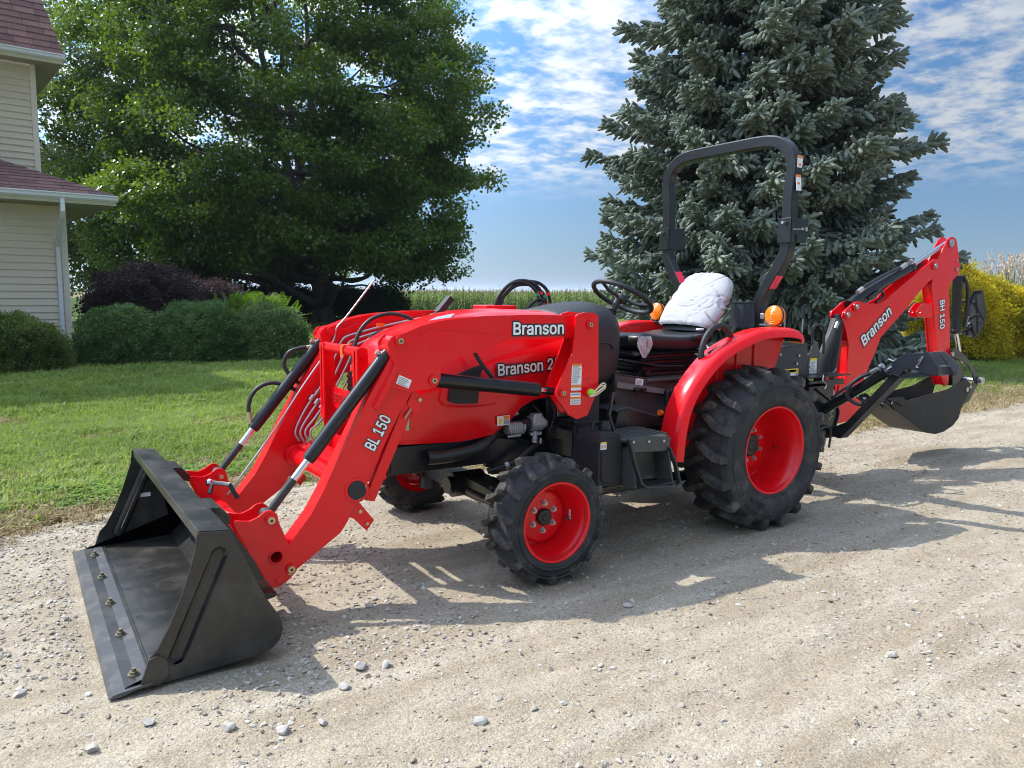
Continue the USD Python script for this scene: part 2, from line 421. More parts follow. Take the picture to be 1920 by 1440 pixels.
# ------------------------------------------------------------------ ground
rng = np.random.default_rng(11)
GRAVEL = usdkit.material(stage, "/World/Looks/gravel", {
    "g": ("geometry", {}),
    "n1": ("noise_texture", {"scale": 0.9, "detail": 5.0, "roughness": 0.6}), "r1": ("map_range", {"from_min": 0.35, "from_max": 0.65, "clamp": True}),
    "sq": ("mapping", {"scale": (0.55, 2.2, 1.0), "rotation": (0, 0, -0.12)}), "n2": ("noise_texture", {"scale": 2.6, "detail": 7.0, "roughness": 0.65}), "r2": ("map_range", {"from_min": 0.42, "from_max": 0.68, "clamp": True}),
    "v": ("voronoi_texture", {"scale": 150.0}), "v2": ("voronoi_texture", {"scale": 62.0}), "n3": ("noise_texture", {"scale": 70.0, "detail": 7.0, "roughness": 0.65}),
    "vc": ("separate_color", {}), "vr": ("map_range", {"from_min": 0.0, "from_max": 1.0, "to_min": 0.72, "to_max": 1.16}),
    "c1": ("mix_color", {"a": (0.275, 0.224, 0.154), "b": (0.335, 0.281, 0.202)}), "c2": ("mix_color", {"b": (0.408, 0.356, 0.270)}), "c3": ("mix_color", {"blend_type": "multiply", "fac": 1.0}),
    "cc": ("combine_color", {}),
    "h1": ("math", {"math_type": "multiply", "value2": -0.45}), "h2": ("math", {"math_type": "multiply_add", "value2": -0.35}), "h3": ("math", {"math_type": "multiply_add", "value2": 1.1}),
    "b": ("bump", {"strength": 0.8, "distance": 0.0055}), "p": ("principled_bsdf", {"roughness": 0.95, "specular_ior_level": 0.15}),
}, [("g.position", "n1.vector"), ("g.position", "sq.vector"), ("sq.vector", "n2.vector"), ("g.position", "v.vector"), ("g.position", "v2.vector"), ("g.position", "n3.vector"),
    ("n1.fac", "r1.value"), ("n2.fac", "r2.value"), ("r1.result", "c1.fac"), ("c1.result", "c2.a"), ("r2.result", "c2.fac"), ("v.color", "vc.color"), ("vc.r", "vr.value"),
    ("vr.result", "cc.r"), ("vr.result", "cc.g"), ("vr.result", "cc.b"), ("c2.result", "c3.a"), ("cc.color", "c3.b"), ("c3.result", "p.base_color"),
    ("v.distance", "h1.value1"), ("v2.distance", "h2.value1"), ("h1.value", "h2.value3"), ("n3.fac", "h3.value1"), ("h2.value", "h3.value3"), ("h3.value", "b.height"), ("b.normal", "p.normal")], surface="p.BSDF")
LAWN = usdkit.material(stage, "/World/Looks/lawn_soil", {
    "g": ("geometry", {}), "n": ("noise_texture", {"scale": 0.8, "detail": 6.0}), "n2": ("noise_texture", {"scale": 30.0, "detail": 6.0}), "r": ("rgb_ramp", {"ramp": [(0.3, (0.11, 0.145, 0.04)), (0.55, (0.16, 0.195, 0.06)), (0.75, (0.28, 0.25, 0.13))]}),
    "b": ("bump", {"strength": 0.8, "distance": 0.03}), "p": ("principled_bsdf", {"roughness": 0.95, "specular_ior_level": 0.1}),
}, [("g.position", "n.vector"), ("g.position", "n2.vector"), ("n.fac", "r.fac"), ("r.color", "p.base_color"), ("n2.fac", "b.height"), ("b.normal", "p.normal")], surface="p.BSDF")
FIELD = usdkit.material(stage, "/World/Looks/far_fields", {
    "g": ("geometry", {}), "mp": ("mapping", {"scale": (0.0016, 0.004, 1.0)}), "n": ("voronoi_texture", {"scale": 1.0}), "s": ("separate_color", {}), "r": ("rgb_ramp", {"ramp": [(0.0, (0.06, 0.085, 0.03)), (0.45, (0.17, 0.15, 0.07)), (0.7, (0.05, 0.075, 0.03)), (1.0, (0.20, 0.17, 0.09))], "interpolate": False}), "p": ("principled_bsdf", {"roughness": 1.0, "specular_ior_level": 0.0}),
}, [("g.position", "mp.vector"), ("mp.vector", "n.vector"), ("n.color", "s.color"), ("s.r", "r.fac"), ("r.color", "p.base_color")], surface="p.BSDF")

def grid(xs, ys, z):
    X, Y = np.meshgrid(xs, ys, indexing="ij")
    v = np.stack([X, Y, z(X, Y)], -1).reshape(-1, 3)
    n, m = len(xs), len(ys)
    i, j = np.meshgrid(np.arange(n - 1), np.arange(m - 1), indexing="ij")
    f = np.stack([i * m + j, (i + 1) * m + j, (i + 1) * m + j + 1, i * m + j + 1], -1).reshape(-1, 4)
    return v, f

def edge_y(x):
    """Where the gravel gives way to the grass."""
    x = np.asarray(x, float)
    base = np.interp(x, [-12, -6, -4, -3.6, -3.3, -2.9, -2.5, -2.1, -1.6, -0.7, 1, 3.2, 5, 8, 14, 30], [0.9, 1.05, 1.36, 1.6, 1.75, 1.88, 1.92, 1.82, 1.75, 1.58, 1.3, 1.1, 1.15, 1.3, 1.5, 1.6])
    return base + 0.22 * (meshkit.fbm(np.stack([x * 1.7, 0 * x, 0 * x + 3.3], -1), 4, 5) - 0.5)

def land_z(X, Y):
    """Level round the yard, falling a little to the fields and then running out to the horizon."""
    d = np.hypot(X - 2, Y)
    s = np.clip((d - 38) / 32, 0, 1); s = s * s * (3 - 2 * s)
    return -0.14 - 0.90 * s

def spaced(a, b, fine, n_far, far):
    core = np.arange(a, b, fine)
    out = np.geomspace(fine * 2, far, n_far)
    return np.concatenate([(a - out)[::-1], core, core[-1] + out])

gx, gy = spaced(-60, 70, 2.5, 26, 6000), spaced(-40, 90, 2.5, 26, 6000)
put("ground", grid(gx, gy, land_z), FIELD, smooth=True, kind="structure")

def lawn_z(X, Y):
    P = np.stack([X * 0.35, Y * 0.35, 0 * X], -1)
    rise = 0.03 * np.clip((Y - edge_y(X)) / 1.5, 0, 1)
    under = 0.07 * np.clip((edge_y(X) - 0.02 - Y) / 0.12, 0, 1)
    return -0.012 - under + rise + 0.05 * (meshkit.fbm(P, 3, 2) - 0.5) * np.clip((Y - 2) / 4, 0, 1)
lx = np.concatenate([np.arange(-14, 17, 0.25), np.arange(17, 40, 1.0)]); ly = np.concatenate([np.arange(0.7, 15, 0.25), np.arange(15, 41, 1.0)])
put("lawn", grid(lx, ly, lawn_z), LAWN, smooth=True, kind="structure")

def gravel_z(X, Y):
    P = np.stack([X * 0.7, Y * 2.4, 0 * X], -1)
    Q = np.stack([X * 9, Y * 9, 0 * X], -1)
    R = np.stack([X * 26, Y * 26, 0 * X], -1)
    e = edge_y(X)
    drop = np.clip((Y - e + 0.05) / 0.25, 0, 1)
    under = ((X > -3.75) & (X < 0.7) & (np.abs(Y) < 1.0))
    hug = np.clip((0.12 - np.maximum(np.maximum(-3.66 - X, X + 3.02), np.abs(Y) - 0.91)) / 0.12, 0, 1)
    a = 0.020 * (meshkit.fbm(P, 3, 4) - 0.5) + 0.014 * (meshkit.fbm(Q, 3, 8) - 0.5) + 0.009 * (meshkit.fbm(R, 2, 9) - 0.5)
    rut = 0
    for y0, sl, w, dp in ((-1.95, .05, .10, .006), (-2.55, .02, .12, .005), (0.95, .03, .12, .005), (-1.3, .10, .07, .003)):
        q = (Y - (y0 + sl * X + 0.12 * (meshkit.noise(np.stack([X * .5, 0 * X + y0, 0 * X], -1), 3) - .5))) / w
        rut = rut - dp * np.exp(-q * q) + .6 * dp * np.exp(-(np.abs(q) - 1.7) ** 2 * 1.5)
    rut = rut + 0.0016 * np.sin(X * 38 + 6 * meshkit.noise(np.stack([X * 2, Y * 6, 0 * X], -1), 8)) * np.exp(-((Y + 1.95 - .05 * X) / .1) ** 2)
    return a + rut * np.clip((X + 3.2) / .8, 0, 1) - 0.05 * drop - 0.018 * hug - 0.001
fx = np.arange(-6.2, 4.2, 0.022); fy = np.arange(-4.0, 2.3, 0.022)
MBg = MB().add(*grid(fx, fy, gravel_z))
cx_ = np.arange(fx[-1], 40, 0.08)
MBg.add(*grid(cx_, np.arange(-4.0, 2.3, 0.08), gravel_z))
MBg.add(*grid(np.arange(-20, fx[0] + 0.01, 0.2), np.arange(-8, 2.3, 0.2), gravel_z))
MBg.add(*grid(np.arange(-6.2, 40, 0.2), np.arange(-14, -3.9, 0.1), gravel_z))
put("gravel_drive", MBg, GRAVEL, smooth=True, kind="structure")

# loose stone on the drive
STONE = usdkit.material(stage, "/World/Looks/loose_stone", {
    "oi": ("object_info", {}), "g": ("geometry", {}), "n": ("noise_texture", {"scale": 60.0, "detail": 4.0}), "a": ("math", {"math_type": "multiply_add", "value2": 0.35}),
    "r": ("rgb_ramp", {"ramp": [(0.0, (0.21, 0.17, 0.13)), (0.3, (0.30, 0.26, 0.20)), (0.7, (0.39, 0.35, 0.29)), (1.0, (0.50, 0.47, 0.41))]}), "b": ("bump", {"strength": 0.5, "distance": 0.004}), "p": ("principled_bsdf", {"roughness": 0.9, "specular_ior_level": 0.2})},
    [("g.position", "n.vector"), ("n.fac", "a.value1"), ("oi.random", "a.value3"), ("oi.random", "r.fac"), ("r.color", "p.base_color"), ("n.fac", "b.height"), ("b.normal", "p.normal")], surface="p.BSDF")

def rock(seed, sub=1, flat=0.5):
    m = trimesh.creation.icosphere(subdivisions=sub, radius=1.0)
    r = np.random.default_rng(seed)
    v = np.array(m.vertices)
    for _ in range(7):                                     # knock flat faces off
        d = r.normal(size=3); d /= np.linalg.norm(d); h = r.uniform(0.45, 0.8)
        t = v @ d
        v -= np.where(t > h, t - h, 0)[:, None] * d
    v *= np.array([1, r.uniform(0.6, 0.95), flat * r.uniform(0.7, 1.1)])
    v += (0.05 if sub < 2 else 0.022) * r.normal(size=v.shape)
    return v, np.array(m.faces)

small = [rock(s, 0 if s < 3 else 1) for s in range(6)]
def drive_points(n, x0, x1, y0, rng):
    x = rng.uniform(x0, x1, n); y = y0 + (edge_y(x) + 0.12 - y0) * rng.uniform(0, 1, n)
    return x, y
px_, py_, ps_ = [], [], []
for n, x0, x1, y0, lo, hi in ((70000, -5.5, 3.0, -2.6, 0.0025, 0.0075), (16000, -5.5, 4.5, -2.8, 0.005, 0.012), (9000, 2, 12, -2.5, 0.006, 0.013), (5000, -5.5, 3.0, -2.7, 0.009, 0.019)):
    x, y = drive_points(n, x0, x1, y0, rng)
    keep = meshkit.fbm(np.stack([x * 1.3, y * 2.6, 0 * x], -1), 4, 21) + rng.uniform(-0.25, 0.25, n) > 0.42
    x, y = x[keep], y[keep]
    px_.append(x); py_.append(y); ps_.append(lo * (hi / lo) ** (rng.uniform(0, 1, len(x)) ** 1.6))
x = rng.uniform(-5.2, -2.2, 9000); y = rng.uniform(-2.4, 1.6, 9000)         # the heap of loose stone by the bucket
keep = meshkit.fbm(np.stack([x * 1.1, y * 1.1, 0 * x], -1), 3, 31) > 0.47
px_.append(x[keep]); py_.append(y[keep]); ps_.append(rng.uniform(0.005, 0.016, keep.sum()))
x = rng.uniform(-5.0, 12, 2600); y = edge_y(x) - np.abs(rng.normal(0, 0.22, 2600))
px_.append(x); py_.append(y); ps_.append(rng.uniform(0.006, 0.015, len(x)))
X, Y, S = np.concatenate(px_), np.concatenate(py_), np.concatenate(ps_)
k = ~((X > -3.68) & (X < -3.0) & (np.abs(Y) < .93))
X, Y, S = X[k], Y[k], S[k]
Zg = gravel_z(X, Y)
scatter("gravel", small, STONE, np.stack([X, Y, Zg + S * 0.12], 1), quats(len(X), rng, 0.5), S, rng.integers(0, 6, len(X)), label="loose pale gravel lying over the whole farm drive", cat="gravel", proto_name="pebble")

big = [(-3.55, -1.13, .030), (-3.33, -1.30, .027), (-3.18, -1.42, .032), (-3.06, -1.45, .024), (-2.92, -1.26, .026), (-2.81, -1.16, .034), (-2.72, -1.19, .028), (-3.72, -1.20, .030), (-3.90, -.70, .026), (-2.55, -.62, .030), (-2.50, -.55, .022), (-2.62, -1.72, .030), (-2.85, -2.02, .034), (-3.20, -1.95, .022), (-2.42, -1.75, .018), (-1.58, -.03, .030), (-4.12, .55, .035), (-4.25, .20, .028), (-3.98, 1.05, .030), (-4.05, -.25, .024), (-1.56, -1.26, .026), (-1.50, -1.22, .020), (-.98, -2.18, .026), (.05, -2.25, .022)]
where = ["under the bucket corner", "below the bucket side"]
places = ["just in front of the bucket's near corner", "in the bucket's shadow, first from its corner", "at the lower edge of the bucket's shadow", "next to the shadow's lower edge", "in the shadow behind the bucket's heel, nearest the heel", "in the cluster at the bucket's heel, the largest", "in the cluster at the bucket's heel, the outermost",
          "off the cutting edge's near corner", "left of the third cutting edge bolt", "on the sunlit patch below the lower pin of the bracket", "beside the larger stone on the sunlit patch", "alone on the drive below the bucket's shadow tip", "alone in the foreground, whitest of them", "in the left foreground, small and flat", "small and dark right of the shadow tip",
          "white, beside the far front wheel", "flat, by the far end of the cutting edge", "left of the cutting edge, long and pale", "at the edge of the grass left of the bucket", "left of the middle of the cutting edge", "in the shade in front of the front tyre, the larger", "in the shade in front of the front tyre, the smaller", "dark, alone in the right foreground", "far right foreground, small and pale"]
STONE2 = mat("pale_limestone", (0.42, 0.39, 0.345), 0.9, col2=(0.30, 0.275, 0.235), vscale=25, bump=0.25, bscale=120)
for k, (sx, sy, ss) in enumerate(big):
    v, f = rock(100 + k, 2, 0.55)
    a = rng.uniform(0, 6.28)
    R = np.array([[math.cos(a), -math.sin(a), 0], [math.sin(a), math.cos(a), 0], [0, 0, 1]])
    o = put("stone", (v @ R.T * ss + [sx, sy, float(gravel_z(np.array(sx), np.array(sy))) + ss * 0.25], f), STONE2, smooth=25, label="pale limestone lump " + places[k], cat="stone", group="larger stones on the drive")

# ------------------------------------------------------------------ grass
GRASS = leaf_mat("grass_blade", (0.15, 0.225, 0.050), (0.285, 0.37, 0.10), (0.45, 0.48, 0.21), trans=0.50, rough=0.5, noise_scale=0.7, tint=(1.1, 1.1, 0.6))
STRAW = leaf_mat("dry_grass_blade", (0.26, 0.20, 0.10), (0.40, 0.32, 0.17), (0.20, 0.22, 0.08), trans=0.2, rough=0.7, noise_scale=1.5, tint=(1.05, 1.0, 0.8))
CLOVER = leaf_mat("clover_leaf", (0.10, 0.20, 0.02), (0.18, 0.32, 0.035), (0.26, 0.40, 0.06), trans=0.35, noise_scale=2.0)

def tuft(seed, n=11, h=0.065, w=0.0042, spread=0.04, lean=0.55):
    r = np.random.default_rng(seed); V, F = [], []
    for k in range(n):
        b = np.array([*r.uniform(-spread, spread, 2), 0]); a = r.uniform(0, 2 * PI); d = np.array([math.cos(a), math.sin(a), 0]); s = np.array([-d[1], d[0], 0])
        hh = h * r.uniform(0.55, 1.25); L = lean * r.uniform(0.2, 1.3); ww = w * r.uniform(0.7, 1.3)
        m = b + d * hh * L * 0.35 + [0, 0, hh * 0.6]; t = b + d * hh * L * 1.1 + [0, 0, hh * (1.0 - 0.35 * L)]
        o = len(V)
        V += [b - s * ww, b + s * ww, m - s * ww * 0.85, m + s * ww * 0.85, t]
        F += [[o, o + 1, o + 3], [o, o + 3, o + 2], [o + 2, o + 3, o + 4]]
    return np.array(V), np.array(F)

def leafy(seed, n=16, r_=0.05, h=0.04, s=0.013):
    r = np.random.default_rng(seed); V, F = [], []
    for k in range(n):
        c = np.array([*(r.normal(0, r_ * 0.5, 2)), h * r.uniform(0.3, 1.0)]); a = r.uniform(0, 2 * PI)
        for q in range(3):
            d = np.array([math.cos(a + q * 2.1), math.sin(a + q * 2.1), r.uniform(-0.2, 0.35)]); e = np.array([-d[1], d[0], 0.0])
            o = len(V); V += [c, c + d * s * 0.6 - e * s * 0.5, c + d * s * 1.3, c + d * s * 0.6 + e * s * 0.5]; F += [[o, o + 1, o + 2], [o, o + 2, o + 3]]
    return np.array(V), np.array(F)

def lawn_points(n, x0, x1, y0, y1, extra=0.0):
    x = rng.uniform(x0, x1, n); y = rng.uniform(y0, y1, n)
    k = y > edge_y(x) + extra
    return x[k], y[k]
def patch(x, y):          # worn spots where the lawn is thin and dry
    d = np.full(np.shape(x), 9.0)
    for cx, cy, rx, ry in ((-1.95, 4.55, .40, .30), (-2.02, 3.35, .28, .24), (-3.15, 4.35, .30, .2), (-4.2, 5.8, .4, .35), (-1.55, 3.0, .3, .2), (-4.0, 2.9, .35, .2), (-2.7, 2.6, .5, .22)):
        d = np.minimum(d, np.hypot((x - cx) / rx, (y - cy) / ry))
    return d
tufts = [tuft(s) for s in range(7)] + [tuft(20 + s, 9, 0.075, 0.005, 0.05, 1.0) for s in range(3)]
gxs, gys = [], []
for n, x0, x1, y0, y1, e in ((17000, -5.0, 1.2, 1.4, 5.5, 0.05), (12000, -5.4, 1.6, 5.5, 12.2, 0), (5200, 1.2, 6, 1.2, 5, 0.05), (7000, 1.2, 9, 5, 12.2, 0), (9000, 3.0, 16, 1.2, 5.5, 0.1)):
    x, y = lawn_points(n, x0, x1, y0, y1, e)
    thin = np.clip((y - edge_y(x) - 0.05) / 1.35, 0.02, 1) ** 1.1 * np.clip(patch(x, y) * 1.1 - 0.35, 0.12, 1)
    k = rng.uniform(0, 1, len(x)) < thin
    gxs.append(x[k]); gys.append(y[k])
x = rng.uniform(-4, 24, 9000); y = rng.uniform(12.2, 32, 9000); gxs.append(x); gys.append(y)
X, Y = np.concatenate(gxs), np.concatenate(gys)
far_ = np.clip((Y - 6) / 12, 0, 1)
S = rng.uniform(0.75, 1.3, len(X)) * (1 + 1.1 * far_) * (0.75 + 0.7 * meshkit.fbm(np.stack([X * 0.9, Y * 0.9, 0 * X], -1), 3, 44))
scatter("grass", tufts, GRASS, np.stack([X, Y, lawn_z(X, Y) - 0.004], 1), quats(len(X), rng, 0.15), np.stack([S * (1 + far_), S * (1 + far_), S], 1), rng.integers(0, len(tufts), len(X)), label="mown green lawn grass between the drive and the shrubs", cat="grass", proto_name="tuft")

dry = [tuft(40 + s, 13, 0.062, 0.0036, 0.055, 1.25) for s in range(4)]
x, y = lawn_points(46000, -5.2, 14, 0.8, 3.6, -0.18)
dd = y - edge_y(x)
k = rng.uniform(0, 1, len(x)) < np.where(dd < 0.05, 0.25, np.clip(1.05 - dd / 1.15, 0.06, 1)) * np.where(x > 2.5, 0.75, 1)
X, Y = x[k], y[k]
x = rng.uniform(-4.8, -1.0, 6000); y = rng.uniform(2.3, 6.4, 6000); k = patch(x, y) < rng.uniform(0.6, 1.35, 6000)
X, Y = np.concatenate([X, x[k]]), np.concatenate([Y, y[k]])
scatter("dry_grass", dry, STRAW, np.stack([X, Y, np.maximum(lawn_z(X, Y), gravel_z(X, Y)) - 0.004], 1), quats(len(X), rng, 0.2), rng.uniform(0.6, 1.3, len(X)), rng.integers(0, 4, len(X)), label="straw coloured dry grass along the gravel's edge and in bare spots", cat="dry grass", proto_name="tuft")
clv = [leafy(60 + s) for s in range(4)]
x = rng.uniform(-5.0, -1.0, 5200); y = edge_y(x) + 0.50 + rng.normal(0, 0.16, 5200) + 0.1 * np.sin(x * 3)
k = meshkit.fbm(np.stack([x * 1.6, y * 2, 0 * x], -1), 3, 70) > 0.50
X, Y = x[k], y[k]
scatter("clover", clv, CLOVER, np.stack([X, Y, lawn_z(X, Y)], 1), quats(len(X), rng, 0.1), rng.uniform(0.8, 1.5, len(X)), rng.integers(0, 4, len(X)), label="bright green clover and weeds in a strip near the gravel", cat="weeds", proto_name="sprig")

# ------------------------------------------------------------------ corn and far land
CORN = leaf_mat("corn_leaf", (0.10, 0.15, 0.028), (0.17, 0.23, 0.05), (0.27, 0.29, 0.10), trans=0.3, noise_scale=0.08)
TASSEL = mat("corn_tassel", (0.36, 0.29, 0.13), 0.8)
def corn(seed):
    r = np.random.default_rng(seed); V, F = [], []
    H = r.uniform(2.0, 2.4)
    for k in range(2):
        s = np.array([math.cos(k * 1.57), math.sin(k * 1.57), 0]) * 0.018
        o = len(V); V += [-s, s, s + [0, 0, H], -s + [0, 0, H]]; F += [[o, o + 1, o + 2], [o, o + 2, o + 3]]
    for k in range(13):
        z = 0.25 + (H - 0.35) * k / 13 + r.uniform(-.05, .05); a = k * 2.9 + r.uniform(-.5, .5); d = np.array([math.cos(a), math.sin(a), 0]); e = np.array([-d[1], d[0], 0]) * 0.045
        L = r.uniform(0.5, 0.8); p = [d * L * t + [0, 0, z + L * (0.55 * t * 2 - 1.0 * t * t * 1.6)] for t in (0, 0.3, 0.65, 1.0)]
        o = len(V)
        for t, q in zip((0.6, 1, 0.8, 0.05), p): V += [q - e * t, q + e * t]
        for s in range(3): F += [[o + 2 * s, o + 2 * s + 1, o + 2 * s + 3], [o + 2 * s, o + 2 * s + 3, o + 2 * s + 2]]
    n_leaf = len(F)
    for k in range(5):
        a = r.uniform(0, 6.28); d = np.array([math.cos(a), math.sin(a), 0]); e = np.array([-d[1], d[0], 0]) * 0.012
        o = len(V); b = np.array([0, 0, H]); t = b + d * 0.10 + [0, 0, 0.30]; V += [b - e, b + e, t]; F += [[o, o + 1, o + 2]]
    return np.array(V), np.array(F), n_leaf
cv = []
for s in range(4):
    v, f, nl = corn(80 + s); cv += [(v, f[:nl]), (v, f[nl:])]
th0, th1 = YAW - 0.34, YAW + 0.24
cx, cy = [], []
for d in np.arange(66, 120, 0.76):
    w = d * (th1 - th0); n = int(w / 0.30 * min(1, 80 / d))
    t = rng.uniform(th0, th1, n); D_ = d + rng.normal(0, 0.06, n)
    cx.append(CAM[0] + np.sin(t) * D_); cy.append(CAM[1] + np.cos(t) * D_)
X, Y = np.concatenate(cx), np.concatenate(cy)
N = len(X); q = quats(N, rng, 0.06); s = rng.uniform(0.9, 1.1, N); kk = rng.integers(0, 4, N)
scatter("cornfield", cv, [CORN, TASSEL], np.repeat(np.stack([X, Y, land_z(X, Y)], 1), 2, 0), np.repeat(q, 2, 0), np.repeat(s, 2), np.stack([kk * 2, kk * 2 + 1], 1).ravel(), label="tall green cornfield with tan tassels beyond the lawn", cat="corn", proto_name="corn_plant")

HILL = mat("wooded_hill", (0.045, 0.065, 0.03), 1.0, col2=(0.12, 0.11, 0.05), vscale=0.01, spec=0.0)
hx, hy = [], []
t = np.linspace(YAW - 0.55, YAW + 0.60, 400)
rings = []
for dist, hgt in ((2600, 0.0), (3000, 1.0), (3400, 0.6), (4200, 0.0)):
    prof = 5 + 7 * meshkit.fbm(np.stack([t * 14, 0 * t, 0 * t], -1), 4, 3) + 2.0 * meshkit.fbm(np.stack([t * 160, 0 * t, 0 * t], -1), 3, 6)
    rings.append(np.stack([CAM[0] + np.sin(t) * dist, CAM[1] + np.cos(t) * dist, -4 + hgt * prof], 1))
put("hills", MB().loft(np.array(rings), closed=False, caps=False), HILL, smooth=True, kind="structure")

HAZE = usdkit.material(stage, "/World/Looks/haze", {"v": ("principled_volume", {"color": (0.80, 0.88, 1.0), "density": 0.00016, "anisotropy": 0.2})}, volume="v.volume")
put("haze", MB().span((-6600, -6600, -6.5), (6600, 6600, 24.0)), HAZE, smooth=False, label="thin pale summer haze over the yard and the far fields", cat="haze", kind="stuff")

# ------------------------------------------------------------------ house
SIDING = mat("beige_siding", (0.80, 0.705, 0.55), 0.5, col2=(0.76, 0.665, 0.515), vscale=2.0, bump=0.10, bscale=60)
TRIM = mat("cream_trim", (0.80, 0.73, 0.60), 0.5)
WTRIM = mat("white_gutter", (0.72, 0.74, 0.75), 0.4)
SOFFIT = mat("beige_soffit", (0.42, 0.39, 0.33), 0.6)
SHING = [mat("shingle_%s" % n, c, 0.95, col2=tuple(x * 0.72 for x in c), vscale=30.0, bump=0.5, bscale=500, spec=0.2) for n, c in (("rust", (0.30, 0.175, 0.150)), ("brown", (0.25, 0.145, 0.130)), ("plum", (0.21, 0.125, 0.118)))]
ROOFB = mat("roof_felt", (0.06, 0.035, 0.033), 0.95)
WALLB = mat("wall_backing", (0.36, 0.31, 0.25), 0.8)
house = xf("house", label="two-storey farmhouse with beige siding, white gutters and rust brown shingle roof", cat="house")
ha = math.radians(84)
HU = np.array([math.sin(ha), math.cos(ha), 0]); HV = np.array([-HU[1], HU[0], 0]); HC = np.array([-2.826, 13.74, 0.0])
HM = np.eye(4); HM[:3, 0] = HU; HM[:3, 1] = HV; HM[:3, 3] = HC        # house axes: x along the front to the right, y back, z up; origin at the lower front corner
def hput(name, mb, m, parent=house, smooth=30, label=None):
    return put(name, mb.moved(HM), m, parent, smooth, label)
LZ, UZ = 3.03, 6.10          # undersides of the lower and upper eaves
OV, UO = 0.75, 0.47          # overhangs
UB = 2.17                    # how far the upper storey stands back
UX = 0.055
wl = hput("lower_wall", MB().span((-9, 0.03, 0), (0, 9, LZ - 0.01)), WALLB)
wu = hput("upper_wall", MB().span((-9, UB + 0.03, LZ), (-UX, 9, UZ - 0.01)), WALLB)
def plank(x0, x1, y, z, h):
    t = 0.026
    v = [(x0, y, z + h), (x1, y, z + h), (x0, y - t, z), (x1, y - t, z), (x0, y, z), (x1, y, z), (x0, y - .002, z + h), (x1, y - .002, z + h)]
    return MB().add(v, [(2, 3, 7, 6), (4, 5, 3, 2), (0, 4, 2, 6), (1, 7, 3, 5)])
k = 0
h = 0.135
z = 0.30
while z < LZ - 0.02:
    hh = min(h, LZ - z)
    hput("siding_plank", plank(-4.4, -0.10, 0.028, z, hh), SIDING, wl, smooth=False); z += h
z = 3.2
while z < UZ - 0.02:
    hput("siding_plank", plank(-4.4, -UX - 0.10, UB + 0.028, z, min(h, UZ - z)), SIDING, wu, smooth=False); z += h
hput("foundation", MB().span((-9, 0.045, -0.2), (0.0 - .01, 8.9, 0.30)), mat("concrete", (0.35, 0.34, 0.32), 0.9))
hput("corner_board", MB().span((-0.10, -0.005, 0.3), (0.012, 0.10, LZ), 0.004), TRIM)
hput("corner_board", MB().span((-UX - 0.10, UB - 0.005, 3.3), (-UX + 0.012, UB + 0.10, UZ), 0.004), TRIM)
def hip(x1, y0, z0, slope, depth, back=9.0, left=-9.0):
    """Corners of a hip roof's front and right faces: eave corner (x1, y0, z0)."""
    return [(left, y0, z0), (x1, y0, z0), (x1 - depth, y0 + depth, z0 + slope * depth), (left, y0 + depth, z0 + slope * depth)], [(x1, y0, z0), (x1, back, z0), (x1 - depth, back, z0 + slope * depth), (x1 - depth, y0 + depth, z0 + slope * depth)]
def roof(name, x1, y0, z0, slope, depth, courses, tab, expo):
    fr, si = hip(x1, y0, z0, slope, depth)
    mb = MB().add(fr, [(0, 1, 2, 3)]).add(si, [(0, 1, 2, 3)])
    rp_ = hput(name, mb, ROOFB, smooth=False)
    c = 1 / math.hypot(1, slope); sn = slope * c
    r = random.Random(name)
    for i in range(courses):
        s0 = i * expo
        if s0 * c > depth - 0.02: break
        xr = x1 - s0 * c                      # the hip line
        x = xr + 0.02
        off = (i % 2) * tab * 0.5 + r.uniform(0, .1)
        first = True
        while x > -3.6 + x1:
            w = tab * (0.45 + 0.5 * r.random()) if first else tab * (0.8 + 0.4 * r.random())
            first = False
            a, b = x - w + 0.006, x
            y_, z_ = y0 + s0 * c, z0 + s0 * sn
            lift = 0.014 + 0.006 * r.random()
            def pt(xx, s, up_): return (xx, y0 + s * c - up_ * sn, z0 + s * sn + up_ * c)
            e = expo * 1.02
            v = [pt(a, s0 - .01, lift), pt(b, s0 - .01, lift), pt(b - e * c * (b > xr - 1e-3) , s0 + e, .004), pt(a, s0 + e, .004), pt(a, s0 - .01, 0), pt(b, s0 - .01, 0)]
            hput("shingle", MB().add(v, [(0, 1, 2, 3), (4, 5, 1, 0)]), SHING[r.choice((0, 0, 1, 1, 2))], rp_, smooth=False)
            x -= w
    return rp_
roof("lower_roof", OV, -OV, LZ + 0.17, 0.42, OV + UB, 14, 0.30, 0.20)
roof("upper_roof", UO - UX, UB - UO, UZ + 0.17, 3.6, 1.1, 20, 0.34, 0.135)
def eave(x1, y0, zb, depth):
    hput("soffit", MB().span((-9, y0 + 0.02, zb), (x1 - 0.02, y0 + depth, zb + 0.012)).span((x1 - depth, y0 + depth, zb), (x1 - 0.02, 9, zb + 0.012)), SOFFIT)
    hput("fascia", MB().span((-9, y0, zb - 0.015), (x1, y0 + 0.02, zb + 0.15)).span((x1 - 0.02, y0 + 0.02, zb - 0.015), (x1, 9, zb + 0.15)), TRIM)
    g = MB()
    prof = [(0, 0), (-.085, 0), (-.115, .035), (-.12, .085), (-.135, .095), (-.135, .115), (-.118, .115), (-.105, .045), (-.08, .015), (-.01, .015)]
    ring = lambda x: [(x, y0 - .002 + a, zb + 0.045 + b) for a, b in prof]
    g.loft([ring(-9), ring(x1 + 0.02)])
    hput("gutter", g, WTRIM)
eave(OV, -OV, LZ, OV + 0.01)
eave(UO - UX, UB - UO, UZ, UO + 0.01)
sec = np.array([(-1, -1), (1, -1), (1, 1), (-1, 1)]) * [[1.0, 0.75]]
